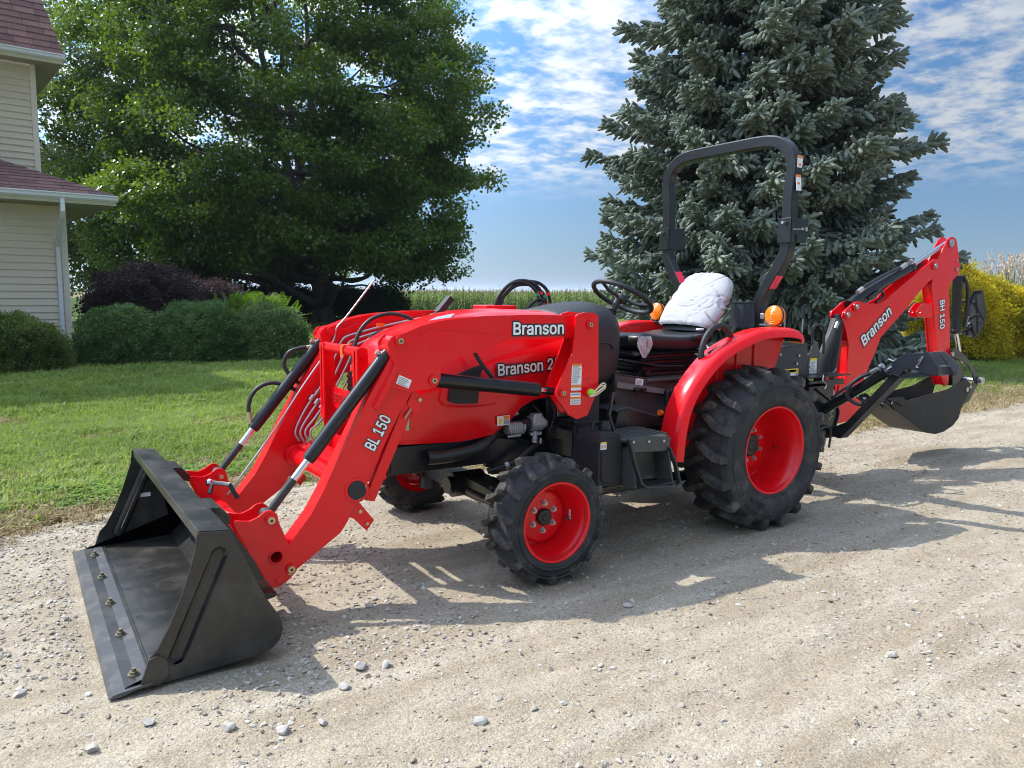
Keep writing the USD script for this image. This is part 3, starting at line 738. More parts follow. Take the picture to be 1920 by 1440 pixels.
hput("downspout", MB().tube([(-0.17, -OV - .06, LZ + .05), (-.17, -OV - .05, LZ - .17), (-.17, -OV + .02, LZ - .26), (-.17, -.13, LZ - .72), (-.17, -.05, LZ - .80), (-.17, -.05, .25)], 0.047, section=sec), WTRIM, smooth=False)
# the front wing that throws its shadow on the lawn
hput("wing_wall", MB().span((-12, -1.2, 0), (-2.6, 8, 7.2)), SIDING)
e0, e1, yb = -2.1, -12.5, -1.7
hput("wing_roof", MB().add([(e1, yb, 7.2), (e0, yb, 7.2), (e0, 9, 7.2), (e1, 9, 7.2), (-7.3, yb + 2.2, 10.0), (-7.3, 8, 10.0)], [(0, 1, 4), (1, 2, 5), (1, 5, 4), (2, 3, 5), (3, 0, 4), (3, 4, 5)]), SHING[1], smooth=False)
# a small white box at the foot of the shrubs
tb = put("white_block", MB().span((-2.98, 11.33, 0.0), (-2.76, 11.45, 0.085), 0.008), WTRIM, label="small white block lying in the grass between the two left shrubs", cat="block")

# ------------------------------------------------------------------ trees and shrubs
BARK = mat("bark", (0.13, 0.112, 0.092), 0.95, col2=(0.065, 0.056, 0.048), vscale=14, bump=0.9, bscale=22)
MAPLE = leaf_mat("maple_leaf", (0.050, 0.100, 0.014), (0.115, 0.190, 0.022), (0.26, 0.31, 0.050), trans=0.50, rough=0.30, spec=0.75, noise_scale=0.33, tint=(1.5, 1.35, 0.5))
GREYLEAF = leaf_mat("greyish_leaf", (0.10, 0.14, 0.07), (0.17, 0.22, 0.105), (0.27, 0.32, 0.17), trans=0.45, noise_scale=0.4, tint=(1.2, 1.2, 0.7))
BOX = leaf_mat("boxwood_leaf", (0.066, 0.130, 0.044), (0.135, 0.225, 0.075), (0.25, 0.34, 0.13), trans=0.25, noise_scale=1.2)
BOX2 = leaf_mat("olive_boxwood_leaf", (0.080, 0.125, 0.030), (0.165, 0.215, 0.052), (0.32, 0.35, 0.12), trans=0.25, noise_scale=1.6)
BOX3 = leaf_mat("pale_boxwood_leaf", (0.090, 0.155, 0.050), (0.185, 0.27, 0.095), (0.35, 0.42, 0.20), trans=0.25, noise_scale=1.2)
SMOKE = leaf_mat("purple_leaf", (0.050, 0.038, 0.038), (0.085, 0.064, 0.060), (0.14, 0.12, 0.095), trans=0.25, noise_scale=1.0, tint=(1.3, 0.9, 0.9))
FERN = leaf_mat("lime_fern_leaf", (0.06, 0.13, 0.012), (0.12, 0.22, 0.02), (0.20, 0.29, 0.05), trans=0.42, noise_scale=1.0)
DARKSH = leaf_mat("dark_shrub_leaf", (0.030, 0.055, 0.020), (0.052, 0.088, 0.030), (0.10, 0.13, 0.06), trans=0.3, noise_scale=0.7)
GOLD = leaf_mat("golden_leaf", (0.30, 0.28, 0.02), (0.68, 0.56, 0.028), (0.88, 0.72, 0.04), trans=0.42, noise_scale=1.3, tint=(1.15, 1.05, 0.4))
SPRUCE = leaf_mat("spruce_needle", (0.16, 0.195, 0.145), (0.32, 0.36, 0.285), (0.46, 0.48, 0.39), trans=0.30, rough=0.6, noise_scale=0.8, tint=(1.1, 1.1, 0.9), spec=0.35)
PAMPAS = leaf_mat("pampas_blade", (0.13, 0.16, 0.06), (0.22, 0.24, 0.11), (0.36, 0.33, 0.20), trans=0.35, noise_scale=1.0)
PLUME = mat("pampas_plume", (0.55, 0.46, 0.36), 0.9)

def spray(seed, n, R, size, flat=0.6, droop=0.25, lobes=True):
    """A twig's worth of leaves filling a small flattened ball."""
    r = np.random.default_rng(seed)
    c = r.normal(0, 1, (n, 3)); c /= np.linalg.norm(c, axis=1, keepdims=True); c *= (r.uniform(0.1, 1, n) ** 0.45)[:, None] * R
    c[:, 2] *= flat
    d = c / (np.linalg.norm(c, axis=1, keepdims=True) + 1e-9) + r.normal(0, 0.6, (n, 3)); d[:, 2] -= droop; d /= np.linalg.norm(d, axis=1, keepdims=True)
    s = np.cross(d, r.normal(0, 0.85, (n, 3)) + [0, 0, 0.7]); s /= np.linalg.norm(s, axis=1, keepdims=True)
    L = (size * r.uniform(0.7, 1.3, n))[:, None]
    nn = np.cross(s, d)
    if lobes:   # a broad leaf with a point and two side lobes, folded along its rib
        v = np.stack([c, c + d * L * 0.42 + s * L * 0.52 + nn * L * 0.10, c + d * L, c + d * L * 0.42 - s * L * 0.52 + nn * L * 0.10], 1)
    else:
        v = np.stack([c, c + d * L * 0.5 + s * L * 0.28 + nn * L * 0.05, c + d * L, c + d * L * 0.5 - s * L * 0.28 + nn * L * 0.05], 1)
    o = np.arange(n)[:, None] * 4
    f = np.vstack([o + [0, 1, 2], o + [0, 2, 3]])
    return v.reshape(-1, 3), f

def limb(mb, a, b, r1, r2, bend, rr, n=6):
    a, b = np.asarray(a, float), np.asarray(b, float)
    m = [a + (b - a) * t + rr.normal(0, bend, 3) * math.sin(PI * t) for t in np.linspace(0, 1, n)]
    P = spline(m, 3)
    mb.tube(P, np.linspace(r1, r2, len(P)), n=8)
    return P

def broadleaf(name, base, trunk, trunk_r, centre, radii, n_clump, sprays_per, spray_R, leaf_n, leaf_s, material, label, cat="tree", seed=1, shape=None, clump_R=0.8, hollow=0.45, lean=(0, 0), group=None, fork=None, limbs=13, flat=0.6, skirt=0):
    rr = np.random.default_rng(seed)
    t = xf(name, label=label, cat=cat, group=group)
    base, centre, radii = np.asarray(base, float), np.asarray(centre, float), np.asarray(radii, float)
    tips = []
    tries = 0
    while len(tips) < n_clump and tries < n_clump * 30:
        tries += 1
        d = rr.normal(size=3); d /= np.linalg.norm(d)
        rad = rr.uniform(hollow, 1.0) ** 0.6
        q = d * rad
        if shape is not None:
            h = np.clip((q[2] + 1) / 2, 0, 1)
            lim = shape(h)
            hr = math.hypot(q[0], q[1])
            q[:2] *= lim / max(math.sqrt(max(1 - q[2]**2, 1e-3)), 0.05)
        bump = 0.80 + 0.42 * meshkit.fbm((d * 2.1 + seed * 3.7)[None], 3, seed)[0]
        tips.append(centre + q * radii * bump)
    if skirt:
        for _ in range(skirt):
            a_, q_ = rr.uniform(0, 2 * PI), math.sqrt(rr.uniform(0.10, 1)) * 0.88
            tips.append(np.array([centre[0] + math.cos(a_) * q_ * radii[0], centre[1] + math.sin(a_) * q_ * radii[1], base[2] + rr.uniform(2.2, 4.4) + (q_ < .55) * .9]))
    tips = np.array(tips)
    tm = MB()
    if trunk:
        top = centre + [0, 0, radii[2] * 0.55]
        for k in range(6):                                       # root flare
            a = k * 1.05 + 0.3; e = base + np.array([math.cos(a), math.sin(a), 0]) * trunk_r * 1.5 + [0, 0, -0.06]
            tm.tube(spline([base + [0, 0, trunk_r * 1.6], base + (e - base) * 0.55 + [0, 0, trunk_r * .4], e], 4), np.linspace(trunk_r * .6, trunk_r * .16, 9), n=8)
        stems = fork or [(0.0, 0.0, 1.0)]
        for sx, sy, sr in stems:
            mid = base + (top - base) * 0.45 + [sx * radii[0], sy * radii[1], 0]
            end = base + (top - base) * 1.0 + [sx * 2.2 * radii[0], sy * 2.2 * radii[1], rr.uniform(-1, .3)]
            P = spline([base + [sx * 0.35, sy * 0.35, -0.1], base + [sx * .9, sy * .9, trunk_r * 2.5], mid, end], 8)
            tm.tube(P, np.linspace(trunk_r * sr, trunk_r * 0.12, len(P)), n=14)
            for k in range(limbs):
                a = P[int(len(P) * rr.uniform(0.25, 0.92))]
                b = tips[rr.integers(len(tips))]
                for _ in range(6):
                    c = tips[rr.integers(len(tips))]
                    if np.linalg.norm(c[:2] - a[:2]) > 1 and abs(c[2] - a[2] - 1.0) < abs(b[2] - a[2] - 1.0): b = c
                Q = limb(tm, a, b, trunk_r * 0.26, 0.02, 0.25, rr)
                for _ in range(3):
                    q0 = Q[int(len(Q) * rr.uniform(0.4, 0.9))]
                    c = tips[np.argmin(np.linalg.norm(tips - q0 - rr.normal(0, 1.2, 3), axis=1))]
                    limb(tm, q0, c, trunk_r * 0.09, 0.012, 0.12, rr, 4)
        put("trunk", tm, BARK, t, smooth=60)
    n = len(tips) * sprays_per
    off = rr.normal(0, 1, (n, 3)); off /= np.linalg.norm(off, axis=1, keepdims=True); off *= (rr.uniform(0, 1, n) ** 0.5 * clump_R)[:, None]; off[:, 2] *= flat
    pos = np.repeat(tips, sprays_per, 0) + off
    pos[:, 2] = np.maximum(pos[:, 2], base[2] + spray_R * 0.4)
    protos = [spray(seed * 50 + k, leaf_n, spray_R, leaf_s) for k in range(5)]
    scatter("crown", protos, material, pos, quats(n, rr, 0.25), rr.uniform(0.75, 1.25, n), rr.integers(0, 5, n), parent=t, kind="stuff", proto_name="leaf_spray")
    return t

dome_ = lambda h: float(np.interp(h, [0, 0.04, 0.12, 0.3, 0.5, 0.7, 0.85, 0.95, 1.0], [0.62, 0.80, 0.93, 1.0, 0.99, 0.88, 0.66, 0.38, 0.12]))
broadleaf("maple_tree", (7.0, 27.3, 0), True, 0.56, (6.1, 28.1, 9.4), (7.9, 7.9, 7.6), 760, 13, 0.46, 38, 0.112, MAPLE, "broad green maple standing on the lawn behind the red tractor", seed=3, shape=dome_, clump_R=0.85, fork=[(-.10, -.02, .72), (.06, .05, .80), (.0, .1, .6)], limbs=14, flat=0.5, skirt=150)
broadleaf("tall_tree", (-3.1, 34, 0), True, 0.35, (-2.9, 34, 8.3), (4.4, 4.4, 6.6), 170, 9, 0.5, 26, 0.13, GREYLEAF, "tall grey-green tree partly hidden by the house corner", seed=5, clump_R=0.9, limbs=8)
broadleaf("tall_tree", (1.2, 37, 0), True, 0.3, (1.0, 37, 4.4), (4.6, 4.6, 4.2), 130, 9, 0.55, 24, 0.14, GREYLEAF, "lower grey-green tree between the house corner and the maple", seed=6, clump_R=0.9, limbs=6)

def shrub(name, x, y, rx, ry, h, n, spray_R, leaf_n, leaf_s, material, label, cat="shrub", seed=1, group=None, z0=0.0, lift=0.3, lumps=0.16, ring_only=0.55, stems=7, lobes=False, power=2.4, tiltq=0.5):
    rr = np.random.default_rng(seed)
    t = xf(name, label=label, cat=cat, group=group)
    d = rr.normal(size=(n, 3)); d[:, 2] = np.where(d[:, 2] < -0.5, -d[:, 2], d[:, 2]); d /= np.linalg.norm(d, axis=1, keepdims=True)
    k = (np.abs(d[:, 0])**power + np.abs(d[:, 1])**power + np.abs(d[:, 2])**power) ** (-1 / power)
    bump = 1 - lumps + 2 * lumps * meshkit.fbm(d * 2.6 + seed * 2.3, 3, seed)
    r = (rr.uniform(ring_only**3, 1, n)) ** (1 / 3) * k * bump
    pos = d * r[:, None] * np.array([rx, ry, h * (1 - lift)]) + [x, y, z0 + h * lift * 0.9]
    stray = rr.uniform(0, 1, n) < 0.035
    pos[stray] += d[stray] * rr.uniform(.03, .11, (stray.sum(), 1)) * min(1.0, h)
    pos[:, 2] = np.maximum(pos[:, 2], z0 + 0.03)
    sm = MB()
    for _ in range(stems):
        b = pos[rr.integers(n)]
        limb(sm, (x + rr.normal(0, rx * .15), y + rr.normal(0, ry * .15), z0 - 0.05), b, 0.022, 0.006, 0.04, rr, 4)
    put("stem", sm, BARK, t, smooth=60)
    protos = [spray(seed * 31 + q, leaf_n, spray_R, leaf_s, 0.8, -0.2, lobes) for q in range(4)]
    scatter("foliage", protos, material, pos, quats(n, rr, tiltq), rr.uniform(0.75, 1.25, n), rr.integers(0, 4, n), parent=t, kind="stuff", proto_name="leaf_spray")
    return t

shrub("rounded_shrub", -4.05, 11.55, 1.02, .75, 1.00, 2300, .085, 44, .036, BOX2, "olive green rounded shrub at the left edge below the house siding", seed=11, lumps=.18)
shrub("rounded_shrub", -2.10, 12.25, .78, .72, 1.12, 2300, .085, 50, .036, BOX, "dark green clipped mound right below the downspout", seed=12, lumps=.15)
shrub("rounded_shrub", -.78, 12.0, .80, .75, 1.20, 2300, .085, 50, .036, BOX, "dark green clipped mound in the middle of the row, tallest of it", seed=13, lumps=.15)
shrub("rounded_shrub", .50, 11.95, .74, .72, 1.17, 2200, .085, 50, .038, BOX3, "paler green mound at the right end of the row, sunlit on top", seed=14, lumps=.16)
shrub("purple_shrub", -1.1, 16.6, 1.35, 1.0, 2.0, 1500, .16, 34, .06, SMOKE, "dark purple leaved shrub behind the clipped mounds beside the house", seed=15, lumps=.25)
shrub("purple_shrub", .55, 17.2, 1.0, .9, 1.75, 900, .16, 34, .06, SMOKE, "lower purple grey shrub behind the lime fern bush", seed=25, lumps=.25)
def fern_bush(name, x, y, rad, h, n, label, seed):
    rr = np.random.default_rng(seed)
    t = xf(name, label=label, cat="shrub")
    V = MB(); st = MB()
    for k in range(n):
        a = rr.uniform(0, 2 * PI); e = rr.uniform(0.15, 1.0); L = rr.uniform(0.7, 1.2)
        b = np.array([x + rr.normal(0, .25 * rad), y + rr.normal(0, .25 * rad), h * 0.25])
        tip = b + np.array([math.cos(a) * rad * e * L, math.sin(a) * rad * e * L, h * 0.78 * (1.05 - 0.62 * e**2) * (.8 + .2 * L)])
        P = spline([b, (b + tip) / 2 + [0, 0, .14 * h], tip], 7)
        st.tube(P[::3], 0.006, n=4)
        T, N, B = frames(P)
        s = np.cross(T, [0, 0, 1.0]); s /= np.linalg.norm(s, axis=1, keepdims=True) + 1e-9
        for i in range(3, len(P)):
            w = 0.16 * (1 - (i / len(P)) ** 2) + 0.02
            for sg in (-1, 1):
                c = P[i]; q = c + s[i] * sg * w + T[i] * w * .5 - np.array([0, 0, w * .25])
                V.add([c, c + T[i] * .035 + (q - c) * .5, q, c - T[i] * .02 + (q - c) * .5], [(0, 1, 2), (0, 2, 3)])
    put("stem", st, BARK, t)
    put("frond", V, FERN, t, smooth=False)
fern_bush("fern_bush", .85, 14.4, 1.1, 1.30, 210, "lime green feathery bush rising behind the two right mounds", 17)
shrub("dark_shrub", 3.3, 27.4, 1.5, 1.0, 1.75, 800, .22, 30, .09, DARKSH, "dark shrub under the maple, left of its trunk", seed=18, lumps=.25, group="dark shrubs under the maple")
shrub("dark_shrub", 5.1, 27.8, 1.0, .9, 1.35, 600, .22, 30, .09, DARKSH, "dark low shrub right beside the left of the maple trunk", seed=19, lumps=.25, group="dark shrubs under the maple")
shrub("dark_shrub", 9.15, 26.4, 1.25, 1.0, 1.62, 900, .2, 32, .085, DARKSH, "greyish dark shrub right of the maple trunk before the corn", seed=20, lumps=.25, group="dark shrubs under the maple")
shrub("dark_shrub", 1.3, 24.5, 1.5, 1.0, 2.3, 900, .2, 32, .085, DARKSH, "dark shrub farther back behind the purple shrubs", seed=26, lumps=.25, group="dark shrubs under the maple")
shrub("dark_shrub", 6.0, 29.6, 1.5, 1.0, 1.75, 900, .22, 30, .09, DARKSH, "dark shrub directly behind the left side of the maple trunk", seed=27, lumps=.25, group="dark shrubs under the maple")
shrub("dark_shrub", 8.4, 29.4, 1.3, 1.0, 1.7, 900, .22, 30, .09, DARKSH, "dark shrub directly behind the right side of the maple trunk", seed=28, lumps=.25, group="dark shrubs under the maple")
shrub("golden_shrub", 14.45, 5.55, 1.10, 1.1, 2.05, 2600, .15, 46, .055, GOLD, "bright yellow conifer shrub behind the backhoe arm", seed=21, lumps=.22, lift=.28, stems=3)
shrub("golden_shrub", 16.2, 4.8, 1.3, 1.1, 1.75, 1500, .15, 44, .055, GOLD, "lower olive yellow shrub at the right edge of the yard", seed=22, lumps=.22, stems=3)

def plume_grass(x, y, h, label, seed):
    rr = np.random.default_rng(seed); t = xf("pampas_grass", label=label, cat="ornamental grass")
    V, F, W = [], [], MB()
    for k in range(520):
        a = rr.uniform(0, 2 * PI); d = np.array([math.cos(a), math.sin(a), 0]); e = np.array([-d[1], d[0], 0]) * .009
        b = np.array([x, y, 0]) + rr.normal(0, .22, 3) * [1, 1, 0]; L = h * rr.uniform(.5, 1.0); o = rr.uniform(.1, .75)
        p = [b, b + d * L * o * .25 + [0, 0, L * .5], b + d * L * o * .6 + [0, 0, L * .85], b + d * L * o + [0, 0, L * (.95 - .4 * o)]]
        q = len(V)
        for w, c in zip((1, 1, .7, .1), p): V += [c - e * w, c + e * w]
        for s in range(3): F += [[q + 2 * s, q + 2 * s + 1, q + 2 * s + 3], [q + 2 * s, q + 2 * s + 3, q + 2 * s + 2]]
    put("blade", (np.array(V), np.array(F)), PAMPAS, t, smooth=False)
    for k in range(70):
        a = rr.uniform(0, 2 * PI); o = rr.uniform(.05, .35) * h; b = np.array([x + math.cos(a) * o * .3, y + math.sin(a) * o * .3, h * .5]); c = np.array([x + math.cos(a) * o, y + math.sin(a) * o, h * rr.uniform(.80, 1.04)])
        W.tube(spline([b, (b + c) / 2 + [0, 0, .05], c], 4), .004, n=4)
        for j in range(34):
            u = rr.uniform(.66, 1.0); m = b + (c - b) * u; w = rr.normal(0, .022, 3)
            W.add([m, m + w + [0, 0, .03], m + w * .6 + [.006, 0, .07]], [(0, 1, 2)])
    put("plume", W, PLUME, t, smooth=False)
plume_grass(17.2, 5.7, 2.45, "tall plumed grass with pale feathery heads by the right edge", 23)
plume_grass(18.3, 5.1, 2.3, "tall plumed grass farthest right behind the yellow shrubs", 24)

# the blue spruce: whorled boughs, each clothed with bottlebrush twigs
def brush(seed, L=0.23, n=120):
    r = np.random.default_rng(seed); V, F = [], []
    t = r.uniform(0.0, 1, n); a = r.uniform(0, 2 * PI, n)
    for u, b in zip(t, a):
        d = np.array([0.62, math.cos(b), math.sin(b)]); d /= np.linalg.norm(d); c = np.array([u * L, 0, 0]); ln = 0.044 * (1.0 - .35 * u**4) * r.uniform(.8, 1.15)
        s = np.cross(d, [1, 0, 0]); s /= np.linalg.norm(s) + 1e-9; s *= .0058
        o = len(V); V += [c - s, c + s, c + d * ln]; F += [[o, o + 1, o + 2]]
    m = MB().tube([(0, 0, 0), (L * .5, 0, 0), (L * 1.02, 0, 0)], [.026, .034, .020], n=6)
    k = m.mesh()
    F = np.array(F) + len(k.vertices)
    return np.vstack([k.vertices, V]), np.vstack([k.faces, F])
def spruce(x, y, H, R, seed, label):
    rr = np.random.default_rng(seed); t = xf("spruce_tree", label=label, cat="tree")
    tm = MB().tube(spline([(x, y, -.1), (x, y, H * .5), (x + .05, y, H)], 8), np.linspace(.26, .02, 17), n=12)
    pos, X, U = [], [], []
    z = 0.35
    ztop = 11.5
    while z < ztop:
        rad = R * (1 - (z / H) ** 1.15) * (0.92 + .1 * math.sin(z * 3.1))
        nb = 13 if z < 6 else 11
        a0 = rr.uniform(0, 6.28)
        for k in range(nb):
            a = a0 + k * 2 * PI / nb + rr.normal(0, .14)
            L = rad * rr.uniform(.80, 1.10); zz = z + rr.normal(0, .13)
            d = np.array([math.cos(a), math.sin(a), 0]); sd = np.array([-d[1], d[0], 0])
            dr = rr.uniform(.10, .26) * (1 - z / H) + .03
            P = spline([np.array([x, y, zz]), np.array([x, y, zz]) + d * L * .4 + [0, 0, -.02 * L], np.array([x, y, zz]) + d * L * .75 + [0, 0, -dr * L * .7], np.array([x, y, zz]) + d * L + [0, 0, -dr * L * .62 + .10]], 7)
            tm.tube(P[::3], np.linspace(.035, .008, len(P[::3])), n=5)
            m = len(P)
            for i in range(int(m * .22), m):
                f_ = i / (m - 1)
                T = P[min(i + 1, m - 1)] - P[i - 1]; T /= np.linalg.norm(T)
                wide = .62 * (1 - f_) ** .7 * min(1, L / 2.2) + .10
                for sg in (-1, 1):
                    B0 = P[i]; sd2 = sd * sg + T * rr.uniform(.5, 1.0) + [0, 0, rr.normal(-.12, .12)]; sd2 /= np.linalg.norm(sd2)
                    ln = wide * rr.uniform(.7, 1.2)
                    st = max(1, int(ln / .15))
                    for j in range(st):
                        c = B0 + sd2 * ln * (j + .2) / st
                        for q in range(2 if j < st - 1 else 3):
                            w = sd2 * rr.uniform(.5, 1.0) + T * rr.uniform(-.1, .9) + np.array([0, 0, rr.normal(-.50 if q else .10, .30)]) + sd * rr.normal(0, .25)
                            pos.append(c + rr.normal(0, .03, 3)); X.append(w / np.linalg.norm(w))
            for q in range(8):
                w = T + rr.normal(0, .42, 3) + [0, 0, .14]; pos.append(P[-1] - T * rr.uniform(0, .16)); X.append(w / np.linalg.norm(w))
        z += rr.uniform(.24, .32) * (1 + .02 * z)
    pos, X = np.array(pos), np.array(X)
    put("trunk", tm, BARK, t, smooth=60)
    ref = rr.normal(size=X.shape); Yv = np.cross(X, ref); Yv /= np.linalg.norm(Yv, axis=1, keepdims=True); Zv = np.cross(X, Yv)
    n = len(pos)
    scatter("crown", [brush(seed * 9 + k) for k in range(4)], SPRUCE, pos, quat_from_axes(X, Yv, Zv), rr.uniform(.75, 1.2, n), rr.integers(0, 4, n), parent=t, kind="stuff", proto_name="needle_twig")
    return n
n_spruce = spruce(9.28, 7.29, 17.5, 3.86, 7, "tall dense blue spruce behind the tractor's roll bar")

# ------------------------------------------------------------------ tractor (front towards -x, its left side towards -y)
tractor = xf("tractor", label="red compact tractor with front loader, bucket, roll bar and rear backhoe on the gravel", cat="tractor")
def part(name, mb, m, parent=tractor, smooth=30, label=None):
    return put(name, mb, m, parent, smooth, label)
def both(make, name, m, parent=tractor, smooth=30, label=None, label2=None):
    part(name, make(), m, parent, smooth, label)
    return part(name, mirror_y(make()), m, parent, smooth, label2)

def side_text(name, text, height, x, y, z, angle, parent, stretch=1.0, pad=0.14, colour=None, back=None):
    """White lettering with a black outline laid on a face that looks towards -y; (x, z) is its middle."""
    sh = letter_shape(text, height)
    a, b, c, d = sh.bounds
    def place(mb, off):
        return on_side(mb.moved(np.diag([stretch, 1, 1, 1]) @ np.array([[1, 0, 0, -(a + c) / 2], [0, 1, 0, -(b + d) / 2], [0, 0, 1, 0], [0, 0, 0, 1.0]])), x, y - off, z, angle)
    bk = part(name, place(flat_mesh(sh.buffer(height * pad, quad_segs=3).simplify(height * .01), 0.0012), 0.0), back or LBLACK, parent, smooth=False, label="outlined lettering " + text)
    part("letters", place(flat_mesh(sh, 0.0012), 0.0014), colour or WHITE, bk, smooth=False)

def decal(parent, x, y, z, w, h, angle=0.0, bands=(), name="decal", base=None, lines=0):
    """A stuck-on label with printed bands and lines of small print: bands are (v0, v1, u0, u1, material) in 0..1."""
    mb = on_side(MB().span((-w / 2, -h / 2, 0), (w / 2, h / 2, 0.0012)), x, y, z, angle)
    d = part(name, mb, base or DECAL, parent, smooth=False)
    for v0, v1, u0, u1, m in bands:
        part("print", on_side(MB().span((w * (u0 - .5), h * (v0 - .5), 0.0013), (w * (u1 - .5), h * (v1 - .5), 0.0019)), x, y, z, angle), m, d, smooth=False)
    if lines:
        mb = MB(); rr = random.Random(int(1000 * (x + z)))
        for i in range(lines):
            v = 0.08 + 0.84 * i / lines
            if any(b[0] - .04 < v < b[1] + .02 for b in bands): continue
            mb.span((w * -.42, h * (v - .5), 0.0013), (w * (-.42 + .84 * rr.uniform(.55, 1)), h * (v - .5 + .42 / lines), 0.0018))
        if mb.n:
            part("print", on_side(mb, x, y, z, angle), DGREYP, d, smooth=False)
    return d

def pin(mb, x, y, z, r, l=0.016):
    mb.cyl((x, y + 0.002, z), (x, y - l, z), r, n=18)

# ---- wheels
def tyre_mesh(R, W, rim_r, n_lug, lug_h, lug_t, seed):
    """A bar-tread tyre turned about the y axis; y = 0 is its middle, its outer face towards -y."""
    mb = MB(); bars = []
    h = W / 2; Rc = R - lug_h
    prof = [(rim_r - .012, -h * .80), (rim_r + .008, -h * .90), (rim_r + .03, -h * .97), ((rim_r + Rc) / 2, -h * 1.03), (Rc - .055, -h * 1.0), (Rc - .022, -h * .93), (Rc - .006, -h * .80), (Rc, -h * .4), (Rc + .002, 0)]
    prof = prof + [(r, -y) for r, y in prof[-2::-1]]
    mb.lathe(prof, (0, 0, 0), n=96)
    mb.lathe([((rim_r + Rc) / 2 + .030, -h * 1.028), ((rim_r + Rc) / 2 + .034, -h * 1.042), ((rim_r + Rc) / 2 + .038, -h * 1.028)], (0, 0, 0), n=96)
    mb.lathe([(rim_r + .022, -h * .955), (rim_r + .026, -h * .985), (rim_r + .030, -h * .975)], (0, 0, 0), n=96)
    step = 2 * PI / n_lug
    for s in (-1, 1):
        for k in range(n_lug):
            a0 = k * step + (0.5 * step if s > 0 else 0)
            st = []          # stations: across (towards the shoulder), angle, base radius, top radius, half thickness
            for u, da, top, th in ((-0.10, -.36, R - .004, .40), (0.10, -.30, R, .62), (0.38, -.10, R, .60), (0.66, .02, R - .002, .60), (0.93, .06, R - .010, .66), (1.005, .07, R - .026 - .016 * (R / .5), .62), (1.03, .08, R - .030 - .032 * (R / .5) ** 2, .50)):
                st.append((s * u * h, a0 + s * 0 + da * step * 1.0, top, th * lug_t))
            v = []
            for y, a, top, th in st:
                base = Rc - .012 if abs(y) < h * .95 else top - .016
                for rad, w in ((base, th * 1.28), (top, th)):
                    for q in (-1, 1):
                        aa = a + q * w / R
                        yy = y if rad == top or abs(y) < h * .9 else y - s * .018
                        v.append((math.cos(aa) * rad, yy, math.sin(aa) * rad))
            f = []
            for i in range(len(st) - 1):
                o, p = i * 4, (i + 1) * 4
                f += [(o + 2, o + 3, p + 3, p + 2), (o, o + 2, p + 2, p), (o + 3, o + 1, p + 1, p + 3)]
            f += [(0, 1, 3, 2)]
            e = (len(st) - 1) * 4
            f += [(e, e + 2, e + 3, e + 1)]
            if s > 0:
                pass
            bars.append(MB().add(v, f))
    m = mb.mesh()
    return m, bars

def ring_text(text, height, radius, a_mid, y, depth=0.003):
    """Raised lettering bent round a sidewall that looks towards -y, reading outwards-up about angle a_mid (radians from +x, in the xz plane)."""
    m = meshkit.text_mesh(text, height, depth, bold=True)
    v = np.array(m.vertices); w = v[:, 0].max() - v[:, 0].min()
    a = a_mid - (v[:, 0] - v[:, 0].min() - w / 2) / radius
    rad = radius + v[:, 1]
    out = np.stack([np.cos(a) * rad, y - v[:, 2], np.sin(a) * rad], 1)
    return out, np.array(m.faces)

def wheel(name, c, R, W, rim_r, flange_y, dish, n_lug, lug_h, lug_t, cap_r, nut_r, n_nut, disc_r, side, label, text=None):
    """c: axle end in the tyre's middle plane; side -1 is the tractor's left."""
    w = xf(name, tractor, label=label)
    M = np.eye(4); M[:3, 3] = c
    if side > 0:
        M[1, 1] = -1
    P = lambda nm, mb, m, sm=30: put(nm, mb.moved(M), m, w, sm)
    ty = MB(); t, bars = tyre_mesh(R, W, rim_r, n_lug, lug_h, lug_t, 1); ty.add(t)
    if text:
        for tx, hh, rr_, am in text:
            ty.add(*ring_text(tx, hh, rr_, am, -W / 2 * 1.025))
    P("tyre", ty, RUBBER, 24)
    for q_ in bars: P("tread_bar", q_, TREAD, False)
    fy = flange_y
    rim = MB()
    b = rim_r
    d = fy + dish
    prof = [(b + .004, fy + .012), (b + .010, fy + .004), (b + .008, fy - .004), (b - .002, fy - .003), (b - .010, fy + .010), (b - .014, fy + .028), (b - .028, fy + .040), (b - .034, fy + .075), (b - .045, fy + .090), (b - .052, d + .035), (b - .052, d + .06)]
    prof2 = [(b - .052, d + .012), (disc_r + .012, d + .006), (disc_r, d - .006), (disc_r - .012, d - .013), (cap_r + .025, d - .013), (cap_r + .004, d - .016), (0.004, d - .016)]
    rim.lathe(prof, (0, 0, 0), n=72)
    rim.lathe(prof2, (0, 0, 0), n=72)
    inner = [(b - .050, d + .04), (b - .048, -fy - .06), (b - .012, -fy - .02), (b + .008, -fy)]
    rim.lathe(inner, (0, 0, 0), n=72)
    P("rim", rim, RED, 40)
    P("hub_cap", MB().lathe([(cap_r, d - .012), (cap_r, d - .030), (cap_r - .006, d - .036), (cap_r * .45, d - .036), (cap_r * .40, d - .040), (0.003, d - .040)], (0, 0, 0), n=32), BLACK, 40)
    for k in range(n_nut):
        a = k * 2 * PI / n_nut + .45
        x, z = math.cos(a) * nut_r, math.sin(a) * nut_r
        P("wheel_nut", MB().cyl((x, d - .010, z), (x, d - .017, z), .0155, n=16).cyl((x, d - .015, z), (x, d - .030, z), .0118, n=6).cyl((x, d - .029, z), (x, d - .038, z), .006, n=8), STEEL, 30)
    a = -.15
    P("valve", MB().cyl((math.cos(a) * (b - .05), d - .035, math.sin(a) * (b - .05)), (math.cos(a) * (b - .09), d - .075, math.sin(a) * (b - .09)), .007, n=8), BLACK)
    P("decal", MB().box((math.cos(-.02) * (b - .0475), d - .045, math.sin(-.02) * (b - .0475)), (.0012, .016, .05)), DECAL, False)
    return w
WB = -1.665
